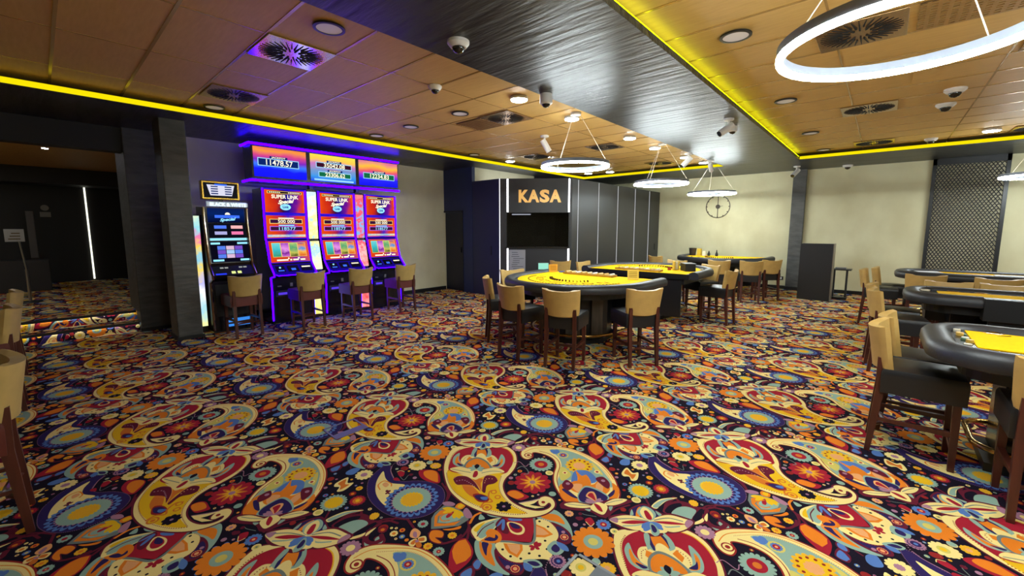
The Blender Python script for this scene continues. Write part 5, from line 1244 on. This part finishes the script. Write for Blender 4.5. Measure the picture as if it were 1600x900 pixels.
# far table things
bn = thing('waste_bin', 'small dark bin standing on the left of the far card table', 'bin', (12.2,4.0,.864)); MB().lathe([(.075,0),(.1,.2),(.09,.2)], n=24).build('body', mat('bin_brown', (40,30,32), .5), bn, True); MB().ring([(-.004,0),(.006,0),(.006,.012),(-.004,.012)], .097, (0,0,.195), 24).build('rim', BLKPL, bn)
yb = MB().box(12.18,12.3,3.78,3.88,.864,1.06,.006); tag(yb.build('card_holder', mat('holder_yellow', (206,176,60), .45)), 'yellow upright card holder beside the dark bin on the far card table', 'card holder')
tag(MB().box(12.2,12.28,3.66,3.74,.864,.99,.006).build('paper_cup', mat('cup_white', (232,226,208), .5)), 'small white cup on the far card table between holder and dark bottles', 'cup')
for k, (y, lab) in enumerate(((3.58,'dark little bottle on the far card table next to the white cup'),(3.38,'dark little bottle with thin neck on the far card table, rightmost of the small things'))):
    o = MB().lathe([(.035,0),(.038,.06),(.02,.1),(.012,.14),(.012,.17 if k else .14)], n=16).build('bottle', BLKPL, None, True); o.location = (12.24, y, .864); tag(o, lab, 'bottle', 'dark bottles on the far table')
# papers and colours on the third right table
PAPER = mat('paper', (222,224,230), .6)
for i, (x, y, sx, sy, rz, m_, lab) in enumerate(((10.1,-.62,.3,.3,.2,PAPER,'white paper sheet at the left end of the third right card table'),(9.78,-.98,.16,.3,0,mat('paper_pink', (226,190,160), .6),'pale pink sheet on the third right card table left of the orange one'),(9.9,-1.2,.4,.26,0,mat('paper_orange', (236,160,30), .6),'bright orange sheet in the middle of the third right card table'),(10.0,-1.62,.3,.5,0,PAPER,'long white paper sheet right of the orange one on the third right card table'))):
    o = MB().box(-sx/2,sx/2,-sy/2,sy/2,0,.003).build('paper_sheet', m_); o.location = (x, y, .869); o.rotation_euler = (0,0,rz); tag(o, lab, 'paper', 'sheets on the third right table')
chipstack('pale chips lying on the second right card table behind its felt', 6.98, -1.25, .869, 2, 0, 2.0); chipstack('pale chips near the left rail of the second right card table', 6.98, -.42, .869, 2, 0, 2.2)
# ------------------------------------------------------------------ right wall: screen, cabinet, clock, side table
ms = thing('mesh_screen', 'tall dark expanded-metal screen panel on the cream wall at right', 'screen panel', (13.1,-1.25,0))
MB().box(.0,.1,-.56,-.5,.0,3.11).box(.0,.1,.5,.56,.0,3.11).box(.0,.1,-.56,.56,2.98,3.11).box(0,.1,-.56,.56,0,.25).build('frame', BLKPL, ms)
MB().box(.085,.099,-.5,.5,.25,2.98).build('light_backing', mat('screen_backing', (222,214,178), .6), ms)
mm = MB(); rows, cols_ = 58, 17; dz = 2.73/rows; dy = 1.0/cols_
for r in range(rows):
    z0 = .25+r*dz
    for c in range(cols_):
        y0 = -.5+c*dy; off = 0 if r % 2 else dy/2
        y1, y2 = y0+off, y0+off+dy*.5
        for a, b_ in (((y1,z0),(y2,z0+dz*.9)),((y2,z0+dz*.9),(y1+dy,z0))):
            if b_[0] > .5: continue
            mm.bar((.03,a[0],a[1]), (.042,b_[0],b_[1]), .013, .013)
mm.build('expanded_metal', mat('mesh_black', (24,24,28), .35, metal=.4), ms)
cb = thing('cabinet', 'tall plain black cabinet standing in front of the dark pillar at right', 'cabinet', (11.55,1.11,0))
MB().box(0,.4,-.3,.29,.02,1.27,.004).build('body', mat('cabinet_black', (30,29,31), .5), cb); MB().box(-.02,0,-.305,.295,.0,1.275,.003).build('door', mat('cabinet_door', (27,26,28), .45), cb); MB().box(.02,.38,-.28,.27,0,.02).build('plinth', BLKPL, cb)
MB().box(-.02,.4,-.32,-.305,.0,1.275).build('side_trim', mat('cabinet_side', (120,110,96), .4), cb, label='paler side edge')
st = thing('side_table', 'small dark metal side table between the black cabinet and the wall', 'side table', (12.16,.66,0))
MB().box(-.18,.18,-.18,.2,.67,.695,.004).build('top', DGREY, st); MB().box(-.16,.16,-.13,.15,0,.05,.006).build('base', BLKPL, st)
for yy in (-.1,.13): MB().box(-.02,.02,yy-.02,yy+.02,.05,.67).build('leg', DGREY, st)
tag(MB().box(12.08,12.22,.58,.78,.695,.725,.004).build('card_shuffler', mat('shuffler_grey', (120,124,132), .35)), 'flat grey device lying on the small side table', 'device')
ck = thing('wall_clock', 'round open metal wall clock on the cream wall below the third ring lamp', 'clock', (13.19,3.68,2.25), PI/2)
IRON = mat('dark_iron', (70,60,50), .5, metal=.3)
RX = Matrix.Rotation(PI/2,4,'X')
ri = MB().ring([(-.01,-.008),(.01,-.008),(.01,.008),(-.01,.008)], .32, n=64).build('rim', IRON, ck); ri.matrix_local = RX
MB().box(-.008,.008,.0,.012,-.32,.32).build('vertical_bar', IRON, ck)
for k in range(12):
    a = k*PI/6; MB().box(-.012,.012,.002,.012,.285,.33).build('hour_mark', IRON, ck).matrix_local = Matrix.Rotation(a,4,'Y')
MB().lathe([(.06,-.012),(.06,.012)], n=24).build('hub', IRON, ck).matrix_local = RX
MB().bar((0,.014,0), (-.14,.014,.015), .012, .008).build('hand', IRON, ck); MB().bar((0,.018,0), (0,.018,.25), .01, .008).build('hand', IRON, ck)
ol = thing('wall_outlet', 'black wall outlet with white socket low on the cream wall near the far stools', 'outlet', (13.195,2.02,.29)); MB().box(-.012,0,-.08,.08,-.045,.045,.003).build('plate', BLKPL, ol); MB().box(-.016,-.012,-.05,.01,-.03,.03).build('socket', WHITEM, ol); MB().box(-.012,0,.1,.16,-.04,.04).build('plate', BLKPL, ol)
# floor boxes in the carpet
def floorbox(lab, x, y, s_, sides, lid):
    t = thing('floor_box', lab, 'floor hatch', (x, y, 0), 0, 'metal floor boxes in the carpet'); f = MB()
    for a in sides: f.box(*a, 0, .004)
    f.build('metal_frame', mat('dull_metal', (112,116,118), .4, metal=.5), t)
    if lid: MB().box(*lid, 0, .005).build('cable_flap', mat('flap_grey', (92,97,102), .45, metal=.3), t)
floorbox('grey metal frame of a floor box in the carpet at the bottom picture edge', 1.52, .9, .25, ((-.13,.12,.105,.12),(.105,.12,-.14,.12),(-.13,-.115,-.14,.12),(-.13,.12,-.14,-.125)), (.03,.105,-.125,.0))
floorbox('grey metal floor box flap in the carpet left of the middle foreground', 1.5, 3.1, .25, ((-.13,.14,-.09,-.01),(.125,.14,-.01,.15),(-.13,-.115,-.01,.15),(-.13,.14,.135,.15)), None)
# ------------------------------------------------------------------ raised room things
sd = thing('sign_stand', 'thin grey stand with a white notice board in the dark raised room', 'sign stand', (-.3,11.4,.29))
MB().tube([(.1,0,.02),(.1,0,.6)], .022).build('lower_pole', STEEL, sd); MB().tube([(.1,0,.6),(.06,0,1.12)], .014).build('pole', STEEL, sd); MB().lathe([(.16,0),(.15,.02)], (.1,0,0), 24).build('base', DGREY, sd)
bd = MB().box(-.1,.13,-.012,.0,1.09,1.31,.003).build('board', mat('notice_white', (150,148,146), .6), sd); l_ = MB()
for k in range(3): l_.box(-.06+.02*k,.08,-.014,-.012,1.13+.05*k,1.145+.05*k)
l_.build('notice_lines', FPR, bd)
tag(MB().box(-.72,.1,13.4,13.9,.29,.95,.01).build('low_counter', mat('counter_dark', (40,36,38), .5)), 'low dark counter at the left of the raised room behind the sign stand', 'counter')
tag(MB().box(-.16,-.04,14.3,14.4,.95,2.0,.01).build('roll_up_banner', mat('grey_post', (84,80,80), .5)), 'narrow grey upright board behind the sign stand', 'board')
th = thing('wall_switch', 'small pale switch plate on the dark wall of the raised room', 'switch', (.15,15.19,1.95)); MB().box(-.09,.09,-.01,0,-.06,.06,.003).build('plate', mat('switch_grey', (130,130,126), .5), th); MB().lathe([(.07,0),(.07,.01)], (0,0,0), 16).build('sensor', mat('switch_grey', (130,130,126), .5), th).matrix_local = Matrix.Translation((0,-.002,.16)) @ RX
